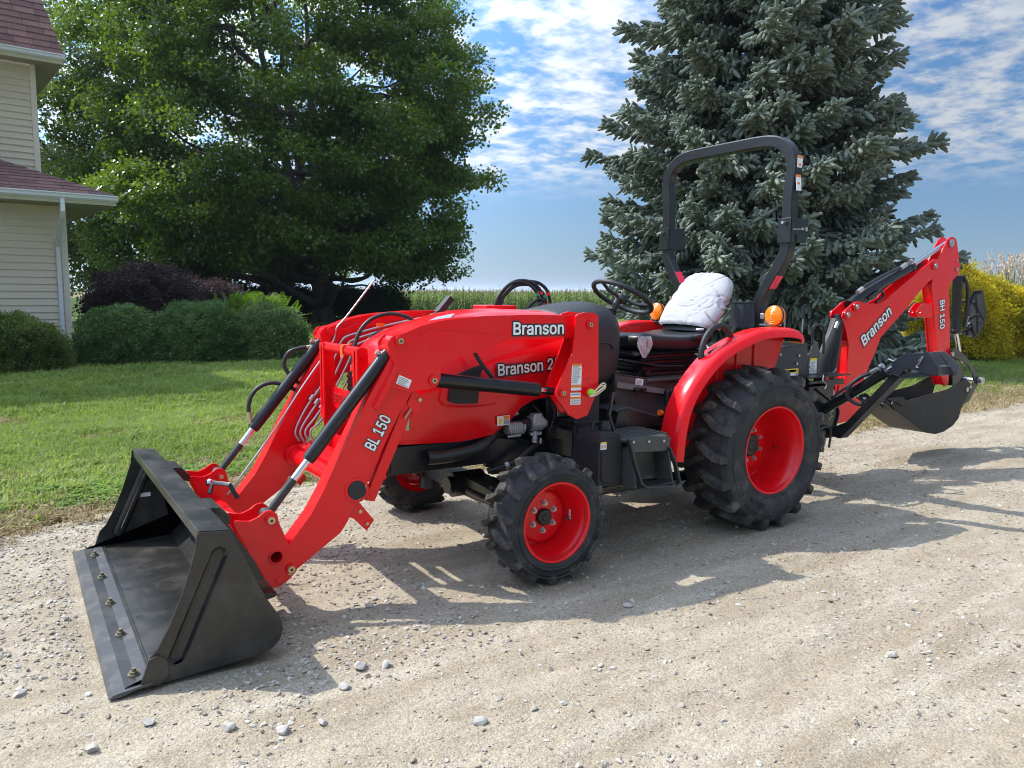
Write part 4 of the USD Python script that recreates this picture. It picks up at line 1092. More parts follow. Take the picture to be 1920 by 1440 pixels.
wheel("front_wheel", (WB, -.748, .312), .318, .232, .193, -.104, .138, 15, .031, .024, .043, .070, 6, .130, -1, "front left wheel, bar tread tyre on red rim", None)
wheel("front_wheel", (WB, .748, .312), .318, .232, .193, -.104, .138, 15, .031, .024, .043, .070, 6, .130, 1, "front right wheel, seen between the loader arms")
wheel("rear_wheel", (0, -.640, .488), .499, .372, .262, -.168, .212, 18, .041, .034, .070, .098, 8, .150, -1, "rear left wheel, large bar tread tyre on deep red rim", text=[("TIRON", .034, .330, -2.05), ("280/70", .024, .352, 1.05)])
wheel("rear_wheel", (0, .640, .488), .499, .372, .262, -.168, .212, 18, .041, .034, .070, .098, 8, .150, 1, "rear right wheel, behind the fender")

# ---- chassis, engine, axles
ch = MB()
ch.span((-2.285, -.27, .50), (-1.70, -.235, .645), .004).span((-2.285, .235, .50), (-1.70, .27, .645), .004)
ch.span((-2.30, -.27, .50), (-2.285, .27, .66), .004).span((-2.29, -.25, .62), (-1.7, .25, .645))
ch.plate([(-1.72, .645), (-1.72, .48), (-1.5, .42), (-1.2, .38), (-1.2, .58), (-1.45, .60)], -.265, -.235).plate([(-1.72, .645), (-1.72, .48), (-1.5, .42), (-1.2, .38), (-1.2, .58), (-1.45, .60)], .235, .265)
part("front_frame", ch, BLACK)
eng = MB()
eng.span((-2.10, -.17, .50), (-1.30, .17, .98), .02).span((-1.78, -.21, .56), (-1.36, .21, .82), .02).span((-2.15, -.2, .66), (-2.08, .2, 1.1), .01)
eng.span((-1.62, -.24, .84), (-1.38, -.14, .93), .02)
eng.tube(spline([(-1.62, -.24, .88), (-1.50, -.27, .82), (-1.36, -.27, .86), (-1.28, -.24, .90)], 6), .022, n=10)
eng.tube(spline([(-1.75, -.22, .74), (-1.62, -.27, .70), (-1.52, -.28, .62), (-1.40, -.26, .58)], 6), .012, n=8)
eng.tube(spline([(-1.33, -.25, .86), (-1.29, -.30, .75), (-1.33, -.30, .62), (-1.27, -.28, .5)], 6), .010, n=8)
eng.tube(spline([(-1.40, -.24, .80), (-1.36, -.29, .72), (-1.40, -.28, .60)], 6), .008, n=8)
eng.span((-1.30, -.24, .45), (-1.22, .24, .95), .01)
part("engine", eng, BLACK)
st = MB()
st.cyl((-1.615, -.30, .690), (-1.520, -.30, .690), .034, n=20).cyl((-1.520, -.30, .690), (-1.510, -.30, .690), .041, n=20)
for k in range(7): st.span((-1.605 + k * .012, -.337, .662), (-1.600 + k * .012, -.333, .718))
part("starter_motor", st, ALU)
pu = MB().cyl((-1.47, -.31, .705), (-1.39, -.31, .705), .044, n=18).box((-1.435, -.325, .735), (.055, .055, .055), ch=.006).cyl((-1.39, -.31, .70), (-1.362, -.31, .70), .026, n=14).cyl((-1.445, -.33, .665), (-1.445, -.33, .60), .016, n=12).box((-1.44, -.33, .65), (.07, .03, .018), ch=.003)
part("hydraulic_pump", pu, ALU)
part("oil_filter", MB().cyl((-1.52, -.30, .70), (-1.475, -.30, .70), .037, n=18), BLACK)
for (a, b, r) in (((-1.61, -.29, .755), (-1.575, -.30, .765), .014), ((-1.565, -.30, .762), (-1.54, -.30, .768), .011), ((-1.60, -.29, .64), (-1.52, -.30, .645), .010), ((-1.40, -.32, .62), (-1.40, -.32, .59), .010)):
    part("hydraulic_fitting", MB().cyl(a, b, r, n=10), STEEL)
ex = MB().tube(spline([(-1.60, -.20, .70), (-1.70, -.27, .645), (-1.80, -.30, .60), (-1.95, -.305, .578), (-2.10, -.305, .578)], 8), .036, n=18, caps=False)
exh = part("exhaust_pipe", ex, SATIN)
part("exhaust_bore", MB().tube([(-1.99, -.305, .578), (-2.07, -.305, .578)], .0345, n=18), LBLACK, exh)  # black plug painted in for the shade inside the pipe
ax_ = MB()
ax_.plate([(-.62, .345), (-.45, .350), (-.15, .375), (.15, .375), (.45, .350), (.62, .345), (.62, .285), (.45, .285), (.16, .27), (-.16, .27), (-.45, .285), (-.62, .285)], WB - .06, WB + .06, axis="x", r=.01).cyl((WB - .10, .05, .32), (WB + .10, .05, .32), .072, n=24).cyl((WB - .13, .05, .32), (WB - .10, .05, .32), .05, n=18)
for s in (-1, 1):
    ax_.cyl((WB, s * .50, .36), (WB, s * .50, .20), .075, n=20).cyl((WB, s * .46, .312), (WB, s * .66, .312), .085, .07, n=20).cyl((WB, s * .50, .40), (WB, s * .50, .36), .05, n=16)
    ax_.tube([(WB + .13, s * .10, .33), (WB + .15, s * .46, .31)], .012, n=8).tube([(WB + .13, s * .02, .33), (WB + .13, s * .2, .33)], .026, n=12)
part("front_axle", ax_, BLACK)
part("steering_rod", MB().tube([(WB - .12, -.48, .335), (WB - .13, -.2, .345)], .018, n=10).tube([(WB - .13, -.35, .34), (WB - .05, -.62, .36)], .014, n=10).tube([(-1.72, -.31, .37), (-1.50, -.33, .30)], .016, n=8), BLACK)
part("brake_hose", MB().tube(spline([(-1.72, -.28, .46), (-1.60, -.33, .50), (-1.50, -.34, .56), (-1.38, -.30, .60)], 6), .017, n=8), HOSE)
part("clamp", MB().tube([(-1.635, -.322, .488), (-1.615, -.326, .494)], .019, n=10), STEEL)
tr = MB().span((-1.25, -.20, .36), (.15, .20, .70), .03).span((-.2, -.28, .34), (.25, .28, .66), .04).cyl((0, -.52, .488), (0, .52, .488), .085, n=24).span((-1.22, -.05, .26), (-.3, .05, .36), .01)
tr.span((-1.30, -.40, .255), (-.10, -.36, .315), .004).span((-1.30, .36, .255), (-.10, .40, .315), .004)
tr.span((-1.12, -.52, .30), (-1.05, .52, .335), .004).span((-.62, -.52, .28), (-.56, .52, .32), .004)
part("gearbox_housing", tr, BLACK)
both(lambda: MB().span((-1.262, -.455, .41), (-1.088, -.425, .875), .004).span((-1.262, -.46, .70), (-1.088, -.30, .712)).span((-1.25, -.425, .42), (-1.10, -.2, .46), .004), "loader_bracket", GREYBLK)

# ---- hood
def hood_mesh():
    xs = np.array([-2.33, -2.32, -2.29, -2.22, -2.12, -2.02, -1.90, -1.80, -1.70, -1.60, -1.52, -1.44, -1.34, -1.22, -1.10, -1.02])
    ztop = np.interp(xs, [-2.33, -2.30, -2.26, -2.14, -1.97, -1.81, -1.67, -1.53, -1.3, -1.1, -1.0], [1.02, 1.10, 1.155, 1.222, 1.278, 1.315, 1.333, 1.334, 1.326, 1.315, 1.308])
    zbot = np.interp(xs, [-2.33, -2.26, -1.815, -1.786, -1.64, -1.61, -1.557, -1.473, -1.355, -1.2, -1.0], [.67, .655, .641, .664, .667, .715, .78, .835, .846, .85, .85])
    wid = np.interp(xs, [-2.33, -2.31, -2.26, -2.1, -1.8, -1.4, -1.0], [.17, .235, .27, .295, .318, .325, .325])
    zcr = np.interp(xs, [-2.33, -2.1, -1.92, -1.77, -1.665, -1.36, -1.25, -1.0], [.90, .95, 1.0, 1.048, 1.085, 1.140, 1.17, 1.19])
    rings = []
    for x, zt, zb, w, zc in zip(xs, ztop, zbot, wid, zcr):
        pr_ = [(w - .012, zb), (w + .004, zb + .04), (w + .010, zb + (zc - zb) * .4), (w + .010, zc - .05), (w + .006, zc - .014), (w - .010, zc - .002), (w - .012, zc + .012), (w - .016, zc + (zt - zc) * .35), (w - .030, zc + (zt - zc) * .62), (w - .055, zt - .055), (w * .72, zt - .022), (w * .42, zt - .006), (0, zt)]
        half = [(-a, b) for a, b in pr_]
        ring = half + [(-a, b) for a, b in half[-2::-1]]
        rings.append([(x, a, b) for a, b in ring])
    m = MB().loft(np.array(rings), closed=False, caps=False)
    k = len(rings[0])
    fr = [rings[0]]
    c = np.mean(np.array(rings[0]), 0)
    v = np.vstack([np.array(rings[0]), c[None]])
    m.add(v, [(i, i + 1, k) for i in range(k - 1)])
    return m
hood = part("hood", hood_mesh(), RED, smooth=38)
hs = -.330
both(lambda: MB().plate([(-1.925, 1.005), (-1.86, 1.028), (-1.775, 1.050), (-1.80, .985), (-1.812, .845), (-1.945, .853), (-1.985, .868), (-1.975, .945)], hs - .0035, hs + .02, r=.012), "side_vent", GREYBLK, hood)
both(lambda: MB().tube(spline([(-2.01, hs - .004, .93), (-2.02, hs - .006, .865), (-1.96, hs - .007, .838), (-1.81, hs - .008, .83), (-1.70, hs - .004, .838)], 6), np.linspace(.007, .002, 25), n=8), "vent_lip", RED, hood)
side_text("side_lettering", "Branson 2505", .060, -1.440, hs - .012, 1.030, .055, hood, stretch=.94)
decal(hood, -1.655, hs - .007, .742, .082, .052, .02, ((.58, .95, .50, .96, DORANGE), (.08, .55, .50, .96, DGREYP), (.2, .75, .12, .38, DYELLOW)))
hd = MB(); 
for s in (0,):
    hd.add([(-2.12, -.17, 1.236), (-1.93, -.10, 1.294), (-1.84, -.13, 1.313), (-1.90, -.19, 1.290), (-2.08, -.225, 1.222)], [(0, 1, 2), (0, 2, 3), (0, 3, 4)])
part("hood_emblem", hd, mat("silver_blue_foil", (0.42, 0.45, 0.55), 0.3, metal=0.6), hood, smooth=False)
grille = MB()
grille.span((-2.345, -.15, .70), (-2.325, .15, 1.0), .004)
for k in range(9): grille.span((-2.352, -.14, .72 + k * .031), (-2.343, .14, .732 + k * .031))
part("grille", grille, BLACK, hood)

# ---- brush guard in front of the hood
gd = MB()
GX = -2.425
for s in (-1, 1):
    y = s * .24 + .0
    gd.plate([(GX - .03, 1.15), (GX + .035, 1.15), (GX + .05, .82), (GX + .13, .70), (GX + .13, .48), (GX + .02, .48), (GX - .02, .66), (GX - .03, .80)], y - .006, y + .006, r=.012, holes=[disc(GX + .075, .60, .018)])
    gd.span((GX - .03, y - .03, .74), (GX - .02, y + .03, 1.15))
gd.cyl((GX, -.26, 1.128), (GX, .26, 1.128), .026, n=20)
gd.plate([(-.24, .915), (.24, .915), (.24, .835), (.13, .800), (-.13, .800), (-.24, .835)], GX + .01, GX + .02, axis="x", r=.01)
gd.span((GX + .01, -.24, .56), (GX + .02, .24, .66), .002)
guard = part("brush_guard", gd, RED)
gt = meshkit.text_mesh("BRANSON", .05, .002, bold=True); v = np.array(gt.vertices); v = np.stack([GX + .0095 - v[:, 2], -(v[:, 0] - v[:, 0].mean()), v[:, 1] + .836], 1)
part("guard_lettering", MB().add(v, gt.faces), REDM, guard, smooth=False)

# ---- loader: posts, arms, cylinders, bracket, bucket
def post(s):
    o = MB()
    P = [(-1.345, 1.312), (-1.283, 1.325), (-1.215, 1.320), (-1.192, 1.300), (-1.183, .911), (-1.215, .849), (-1.254, .768), (-1.325, .752), (-1.382, .778), (-1.472, .891), (-1.466, .92), (-1.364, 1.109), (-1.352, 1.2)]
    o.plate(P, -.556, -.544, r=.018)
    Q = [(-1.345, 1.312), (-1.283, 1.325), (-1.215, 1.320), (-1.192, 1.300), (-1.183, .911), (-1.215, .85), (-1.26, .78), (-1.325, .765), (-1.405, .875), (-1.428, .925), (-1.345, 1.10), (-1.312, 1.18), (-1.335, 1.27)]
    o.plate(Q, -.412, -.400, r=.018)
    o.span((-1.20, -.546, .90), (-1.188, -.40, 1.20))
    return o
pl = part("loader_post", post(-1), RED, label="left loader post with warning decals")
pr2 = part("loader_post", mirror_y(post(1)), RED, label="right loader post")
for (x, z) in ((-1.256, 1.259), (-1.429, .902)):
    pn = MB(); pn.cyl((x, -.556, z), (x, -.568, z), .022, n=22)
    part("pin_boss", pn, RED, pl)
    part("pin", MB().cyl((x, -.566, z), (x, -.578, z), .0125, n=6), ZINC, pl); part("pin_hole", MB().cyl((x, -.577, z), (x, -.5795, z), .005, n=10), LBLACK, pl)  # the hole is a solid black disc, its shade put into colour
part("weld_boss", MB().cyl((-1.266, -.556, 1.043), (-1.266, -.5575, 1.043), .022, n=24), RED, pl)
part("weld_boss", MB().cyl((-1.350, -.556, .792), (-1.350, -.5575, .792), .022, n=24), RED, pl)
part("bolt_hole", MB().cyl((-1.264, -.556, .966), (-1.264, -.5575, .966), .0055, n=12), LBLACK, pl)  # black disc painted for the dark inside a bolt hole
decal(pl, -1.335, -.5565, .996, .066, .112, -.03, ((.90, 1, 0, 1, DORANGE),), lines=9)
decal(pl, -1.337, -.5565, .924, .068, .028, -.03, ((.55, 1, 0, 1, DORANGE),))
decal(pl, -1.340, -.5565, .868, .068, .070, -.03, ((.44, .60, 0, 1, DORANGE), (.93, 1, 0, 1, mat("red_print", (.6, .03, .03), .5))), lines=5)
part("lever_knob", MB().cyl((-1.262, -.55, .898), (-1.262, -.585, .898), .026, n=20), RED, pl)
part("grease_cap", MB().cyl((-1.262, -.585, .898), (-1.262, -.600, .898), .019, n=16).cyl((-1.262, -.600, .898), (-1.262, -.612, .897), .014, n=16), LIME, pl)
cr = MB()
for dz, k in ((0, 1), (.012, 1.15)):
    cr.tube(spline([(-1.285, -.612, .880), (-1.235, -.605, .885 + dz), (-1.15, -.575, .915 + dz), (-1.17, -.575, .928 + dz), (-1.23, -.60, .915), (-1.27, -.612, .893)], 6), .0042, n=6)
part("lanyard", cr, CREAM, pl)

def boom_poly():
    top = [(-2.387, 1.202), (-2.364, 1.221), (-2.305, 1.238), (-2.232, 1.266), (-2.133, 1.288), (-2.032, 1.300), (-1.860, 1.311), (-1.652, 1.313), (-1.430, 1.310), (-1.30, 1.305), (-1.225, 1.290), (-1.215, 1.255), (-1.235, 1.215), (-1.30, 1.190)]
    bot = [(-1.614, 1.188), (-1.757, 1.186), (-1.893, 1.140), (-2.032, 1.110), (-2.134, 1.062), (-2.142, 1.04)]
    low = [(-2.138, 1.012), (-2.150, .975), (-2.185, .965), (-2.246, .966), (-2.285, .945), (-2.345, .855), (-2.609, .375), (-2.642, .330), (-2.842, .200), (-2.885, .186), (-2.91, .205), (-2.905, .26)]
    front = [(-2.874, .321), (-2.776, .438), (-2.719, .533), (-2.497, .940), (-2.42, 1.06), (-2.383, 1.12), (-2.400, 1.165)]
    return top + bot + low + front
def arm(s):
    o = MB()
    o.plate(boom_poly(), -.510, -.412, r=.010)
    # proud gusset plates on the elbow
    G = [(-2.405, 1.190), (-2.38, 1.222), (-2.33, 1.230), (-2.250, 1.215), (-2.183, 1.247), (-1.757, 1.204), (-1.775, 1.186), (-1.893, 1.140), (-2.032, 1.110), (-2.134, 1.060), (-2.130, 1.02), (-2.150, .975), (-2.185, .965), (-2.246, .966), (-2.285, .955), (-2.42, .99), (-2.372, 1.09), (-2.395, 1.15)]
    o.plate(G, -.522, -.510, r=.012).plate(G, -.412, -.400, r=.012)
    o.plate([(-2.405, 1.02), (-2.36, 1.10), (-2.345, 1.085), (-2.40, .98), (-2.46, .88), (-2.48, .90)], -.53, -.41, r=.004)
    o.plate([(-2.575, .47), (-2.545, .455), (-2.475, .362), (-2.513, .318), (-2.575, .385), (-2.61, .40)], -.505, -.475, r=.004)
    return o
arm_l = part("loader_arm", arm(-1), RED, label="left loader arm with model lettering")
arm_r = part("loader_arm", mirror_y(arm(1)), RED, label="right loader arm carrying the steel pipes")
for (x, z, r) in ((-2.345, 1.199, .026), (-2.172, 1.006, .026), (-2.884, .2, .02)):
    part("pin_boss", MB().cyl((x, -.522, z), (x, -.534, z), r, n=24), RED, arm_l)
    part("pin", MB().cyl((x, -.532, z), (x, -.541, z), .015, .013, n=16), ZINC, arm_l); part("pin_hole", MB().cyl((x, -.5405, z), (x, -.5425, z), .006, n=10), LBLACK, arm_l)  # black disc on the pin end paints the shade of its hole
    part("pin_boss", MB().cyl((x, .400, z), (x, .386, z), r, n=24).cyl((x, .386, z), (x, .380, z), .013, n=8), RED, arm_r)
part("torque_tube_cap", MB().cyl((-2.560, -.511, .5185), (-2.560, -.516, .5185), .043, n=36), GREYBLK, arm_l)
part("cap_collar", MB().lathe([(.046, 0), (.060, 0), (.058, -.003), (.046, -.003)], (-2.560, -.510, .5185), n=36), RED, arm_l)
side_text("arm_lettering", "Branson", .062, -1.551, -.511, 1.243, -.005, arm_l, pad=.13)
side_text("model_lettering", "BL 150", .056, -2.455, -.5112, .778, math.radians(59), arm_l, stretch=.66, pad=.10)
decal(arm_l, -2.326, -.5235, 1.008, .070, .042, -.42, lines=5)
part("parking_stand", MB().plate([(-2.262, .885), (-2.308, .918), (-2.517, .462), (-2.470, .450)], -.50, -.47, r=.004).plate([(-2.27, .96), (-2.215, .93), (-2.235, .86), (-2.265, .84), (-2.30, .90)], -.505, -.49, r=.006), RED, arm_l)
part("stand_bolt", MB().cyl((-2.238, -.505, .915), (-2.238, -.515, .915), .010, n=8), ZINC, arm_l)
for m_ in (MB().tube([(-2.318, -.512, .832), (-2.285, -.512, .875)], .006, n=8), MB().cyl((-2.545, -.505, .415), (-2.545, -.513, .415), .009, n=8), MB().cyl((-2.512, -.505, .352), (-2.512, -.513, .352), .008, n=8)):
    part("stand_bolt", m_, ZINC, arm_l)
part("arm_hose", MB().tube(spline([(-1.90, -.40, 1.17), (-1.855, -.41, 1.085), (-1.775, -.42, .985), (-1.74, -.42, .955)], 6), .011, n=8), HOSE, arm_l)

def lift_cyl():
    a, b = np.array([-2.172, -.462, 1.006]), np.array([-1.429, -.478, .902])
    d = (b - a) / np.linalg.norm(b - a); L = np.linalg.norm(b - a)
    return a, b, d, L
a, b, d, L = lift_cyl()
for s, nm in ((1, None), (-1, None)):
    f = (lambda m: m) if s == 1 else mirror_y
    lc = part("lift_cylinder", f(MB().tube([a, a + d * .02], .030, n=28).tube([a + d * .02, a + d * (L - .110)], .0365, n=28).tube([a + d * (L - .112), a + d * (L - .100)], .0335, n=28)), BLACK, smooth=40)
    part("rod", f(MB().tube([a + d * (L - .1), a + d * (L - .05)], .0145, n=18)), CHROME, lc)
    part("rod_end", f(MB().tube([a + d * (L - .055), a + d * L], .021, n=18)), BLACK, lc)
    p0, p1 = np.array([-2.340, -.462, 1.190]), np.array([-2.958, -.465, .449])
    e = (p1 - p0) / np.linalg.norm(p1 - p0); M_ = np.linalg.norm(p1 - p0)
    bc = part("bucket_cylinder", f(MB().tube([p0, p0 + e * .05], .020, .020 and 18).tube([p0 + e * .05, p0 + e * .10], .026, n=24).tube([p0 + e * .075, p0 + e * .665], .0315, n=28).tube([p0 + e * .662, p0 + e * .675], .028, n=28)), BLACK, smooth=40)
    part("rod", f(MB().tube([p0 + e * .67, p0 + e * .775], .0175, n=20)), CHROME, bc)
    part("rod_sleeve", f(MB().tube([p0 + e * .775, p1], .0185, n=20)), SATIN, bc)
    part("rod_eye", f(MB().cyl((-2.958, -.505, .449), (-2.958, -.425, .449), .027, n=24)), GREYBLK, bc)
    part("port", f(MB().cyl(p0 + e * .12 + np.array([.015, .0, .03]), p0 + e * .12 + np.array([-.02, .0, .05]), .012, n=10)), STEEL, bc)

ct = MB().cyl((-2.56, -.42, .5185), (-2.56, .42, .5185), .046, n=32)
part("torque_tube", ct, RED)
both(lambda: MB().cyl((-2.56, -.40, .5185), (-2.56, -.36, .5185), .060, n=32), "tube_collar", RED)
part("pipe_bracket", MB().plate([(-2.565, .585), (-2.47, .61), (-2.44, .55), (-2.53, .53)], -.16, .33), RED)
part("loader_tag", MB().span((-2.42, -.06, .555), (-2.40, .02, .60)), BLACK)

def bracket(s):
    o = MB()
    B = [(-3.125, .470), (-3.052, .455), (-3.019, .466), (-2.986, .488), (-2.958, .490), (-2.935, .470), (-2.929, .433), (-2.853, .234), (-2.857, .200), (-2.894, .166), (-2.939, .142), (-2.968, .146), (-3.05, .30)]
    for y0, y1 in ((-.540, -.528), (-.402, -.390)):
        o.plate(B, y0, y1, r=.012, holes=[disc(-2.945, .281, .026, 10)] if y0 < -.5 else [])
    o.lathe([(.026, -.528), (.026, -.40), (.032, -.40), (.032, -.548), (.026, -.548)], (-2.945, 0, .281), n=30)
    return o
qa = []
for s, f in ((1, lambda m: m), (-1, mirror_y)):
    q = part("bucket_bracket", f(bracket(s)), RED, label="left bucket bracket" if s == 1 else "right bucket bracket")
    qa.append(q)
    for (x, z, r) in ((-2.964, .449, .024), (-2.884, .217, .022)):
        part("pin_boss", f(MB().cyl((x, -.540, z), (x, -.552, z), r, n=24).cyl((x, -.390, z), (x, -.378, z), r, n=24)), RED, q)
        part("pin", f(MB().cyl((x, -.550, z), (x, -.560, z), .0155, n=16).cyl((x, -.378, z), (x, -.368, z), .012, n=8)), ZINC, q)
        part("pin_hole", f(MB().cyl((x, -.5595, z), (x, -.5615, z), .0065, n=10)), LBLACK, q)  # no bored hole: its inner shade is a black disc
    part("weld_boss", f(MB().cyl((-2.933, -.540, .173), (-2.933, -.545, .173), .016, n=20)), RED, q)
part("latch_tube", MB().cyl((-2.99, -.39, .300), (-2.99, .39, .300), .038, n=28).cyl((-2.99, -.20, .30), (-2.99, -.10, .30), .045, n=28), RED)
lh = MB().tube([(-3.07, .16, .42), (-3.045, .18, .468), (-2.985, .10, .468), (-2.955, .07, .40)], .011, section=[(-1, -.5), (1, -.5), (1, .5), (-1, .5)])
part("latch_handle", lh, BLACK)
part("latch_ball", MB().lathe([(.0, -.02), (.014, -.014), (.02, 0), (.014, .014), (0, .02)], (-3.05, .25, .455), axis="z", n=16), CHROME)
part("latch_spring", MB().tube([(-3.03, .13, .33), (-3.0, .02, .33)], .014, n=12), ZINC)
part("latch_box", MB().box((-2.97, -.27, .33), (.06, .06, .05), ch=.004), BLACK)

# the bucket
HW = .885
sideP = [(-3.325, .545), (-3.205, .532), (-3.086, .250), (-3.028, .150), (-3.022, .110), (-3.035, .066), (-3.070, .034), (-3.14, .020), (-3.46, .004), (-3.54, .004), (-3.505, .105), (-3.475, .135), (-3.430, .215), (-3.380, .335), (-3.335, .470)]
bucket = xf("loader_bucket", tractor, label="wide black loader bucket resting on the gravel")
bp = lambda n_, m_, mt_, sm=30: put(n_, m_, mt_, bucket, sm)
from shapely.geometry import LineString
CH_A, CH_B = np.array([-3.250, .447]), np.array([-3.412, .086])
def bside():
    return MB().plate(sideP, -HW, -HW + .008, r=.012, holes=[LineString([CH_A, CH_B]).buffer(.031, quad_segs=6)])
bp("side_plate", bside(), BUCKET); bp("side_plate", mirror_y(bside()), BUCKET)
def rib():
    """The long channel pressed into the side plate, hollow outside and proud inside, with rounded ends."""
    rings = []
    for w_, y_ in ((.0325, .0035), (.029, .0065), (.021, .0205), (.015, .0235), (.0005, .024)):
        c_ = np.array(LineString([CH_A, CH_B]).buffer(w_, quad_segs=6).exterior.coords)[:-1]
        n_ = 48
        L_ = np.concatenate([[0], np.cumsum(np.linalg.norm(np.diff(np.vstack([c_, c_[:1]]), axis=0), axis=1))])
        t_ = np.arange(n_) * L_[-1] / n_
        cc = np.vstack([c_, c_[:1]])
        rings.append([(np.interp(t, L_, cc[:, 0]), -HW + y_, np.interp(t, L_, cc[:, 1])) for t in t_])
    return MB().loft(np.array(rings), closed=True, caps=False)
bp("pressed_channel", rib(), BUCKET); bp("pressed_channel", mirror_y(rib()), BUCKET)
bp("edge_guard", MB().plate([(-3.54, .004), (-3.505, .105), (-3.475, .118), (-3.445, .09), (-3.440, .035), (-3.47, .004)], -HW - .006, -HW, r=.006), BUCKET)
bp("edge_guard", MB().plate([(-3.54, .004), (-3.505, .105), (-3.475, .118), (-3.445, .09), (-3.440, .035), (-3.47, .004)], HW, HW + .006, r=.006), BUCKET)
shell = [(-3.585, .010), (-3.14, .022), (-3.080, .036), (-3.044, .066), (-3.030, .108), (-3.036, .150), (-3.092, .250), (-3.212, .530)]
outer = shell; inn = []
S_ = np.array(shell); T_ = np.gradient(S_, axis=0); T_ /= np.linalg.norm(T_, axis=1, keepdims=True); Nn = np.stack([-T_[:, 1], T_[:, 0]], 1)
I_ = S_ + Nn * .007
ring = lambda y: [(x, y, z) for x, z in S_] + [(x, y, z) for x, z in I_[::-1]]
bp("shell", MB().loft([ring(-HW + .008), ring(HW - .008)]), BUCKET, 40)
bp("back_crease", MB().plate([(-3.15, .029), (-3.075, .045), (-3.047, .085), (-3.043, .12), (-3.06, .13), (-3.10, .08)], -HW + .009, HW - .009), BUCKET)
beam = [(-3.322, .548), (-3.208, .536), (-3.205, .500), (-3.235, .470), (-3.318, .500)]
bp("top_beam", MB().plate(beam, -HW + .009, HW - .009, r=.004), BUCKET)
ce = MB().plate([(-3.640, -.004), (-3.625, .008), (-3.50, .0235), (-3.498, .0165), (-3.56, .006), (-3.60, -.006)], -HW - .012, HW + .012)
bp("cutting_edge", ce, mat("worn_edge_steel", (0.050, 0.052, 0.055), 0.38, dust=.3, bev=.003))
for k in range(5):
    y = -.79 + k * .375 + (.02 if k else 0)
    z = .020
    x = -3.545
    bp("edge_bolt", MB().cyl((x, y, z - .006), (x, y, z + .012), .0165, n=6).cyl((x, y, z + .01), (x, y, z + .024), .0085, n=10).cyl((x, y, z - .006), (x, y, z + .003), .022, n=16), OLIVE)
    if k < 4:
        bp("drain_hole", MB().cyl((-3.455, y + .15, .0185), (-3.455, y + .15, .0212), .016, n=16), LBLACK)  # black discs on the floor paint the shade in drain holes
bp("sticker", MB().box((-3.27, HW - .0095, .28), (.055, .001, .022)), DECAL, False)
def ear():
    return MB().plate([(-3.205, .532), (-3.165, .528), (-3.125, .485), (-3.125, .45), (-3.19, .47)], -.52, -.34, r=.003).plate([(-3.205, .530), (-3.165, .50), (-3.045, .29), (-3.02, .22), (-3.06, .215), (-3.1, .28)], -.60, -.592, r=.004)
bp("mount_block", ear(), BUCKET); bp("mount_block", mirror_y(ear()), BUCKET)
bp("mount_ledge", MB().plate([(-3.05, .165), (-2.965, .150), (-2.975, .135), (-3.05, .125)], -.62, -.34, r=.003), BUCKET); bp("mount_ledge", MB().plate([(-3.05, .165), (-2.965, .150), (-2.975, .135), (-3.05, .125)], .34, .62, r=.003), BUCKET)
for s in (-1, 1):
    wb_ = np.array([(x, s * (HW - .010), z) for x, z in I_])
    bp("weld_bead", MB().tube(spline(wb_[1:], 5), .0055, n=6), BUCKET)
bp("weld_bead", MB().tube([(-3.49, -HW + .02, .0235), (-3.49, HW - .02, .0235)], .004, n=6), BUCKET)

# ---- pipes, hoses and the level rod on the right arm
for k in range(4):
    o = k * .022
    low = [(-2.545 + o * 1.0, .375 - o * .9, .600 - o * .2), (-2.560 + o, .385 - .8 * o, .655), (-2.500 + o, .385 - .8 * o, .775 - o), (-2.395 + o * 1.1, .383 - .8 * o, .920 - o), (-2.315 + o * 1.3, .378 - .8 * o, 1.085 - o), (-2.285 + o * 1.2, .378 - .8 * o, 1.150 - o), (-2.235 + o, .378 - .8 * o, 1.178 - o), (-2.05, .378 - .8 * o, 1.222 - o), (-1.86, .378 - .8 * o, 1.258 - o), (-1.70, .37 - .8 * o, 1.285 - o)]
    part("steel_pipe", MB().tube(spline(low, 6), .0068, n=8), STEEL, smooth=60)
    part("pipe_union", MB().tube([(-2.475 + o, .383 - .8 * o, .822 - o), (-2.455 + o, .383 - .8 * o, .848 - o)], .0115, n=10), STEEL)
    if k < 2:
        part("pipe_union", MB().tube([(-1.72, .378 - .8 * o, 1.282 - o), (-1.69, .372 - .8 * o, 1.29 - o)], .012, n=10), ZINC)
def hose(pts, r=.0115, ends=True, nm="hydraulic_hose", n=8):
    P = spline(pts, n)
    h_ = part(nm, MB().tube(P, r, n=10), HOSE, smooth=60)
    if ends:
        for q, w in ((P[0], P[0] - P[2]), (P[-1], P[-1] - P[-3])):
            w = w / np.linalg.norm(w)
            part("hose_fitting", MB().tube([q - w * .03, q + w * .02], r * 1.12, n=10).tube([q + w * .015, q + w * .035], r * 1.35, n=6), ZINC, h_)
    return h_
hose([(-2.440, .43, .868), (-2.50, .47, .905), (-2.555, .49, .960), (-2.580, .50, 1.020), (-2.555, .49, 1.082), (-2.495, .48, 1.106), (-2.43, .47, 1.112)])
hose([(-2.475, .43, .835), (-2.52, .46, .868), (-2.58, .48, .898), (-2.65, .49, .918), (-2.72, .49, .90), (-2.765, .49, .855), (-2.785, .485, .795), (-2.783, .475, .735)])
hose([(-2.49, -.16, .60), (-2.47, -.20, .70), (-2.43, -.26, .80), (-2.37, -.32, .88), (-2.30, -.36, .90), (-2.24, -.37, .85), (-2.23, -.36, .78)])
hose([(-2.27, .26, 1.02), (-2.26, .27, 1.10), (-2.22, .28, 1.20), (-2.15, .28, 1.27), (-2.05, .27, 1.300), (-1.95, .25, 1.285), (-1.88, .22, 1.24)], ends=False)
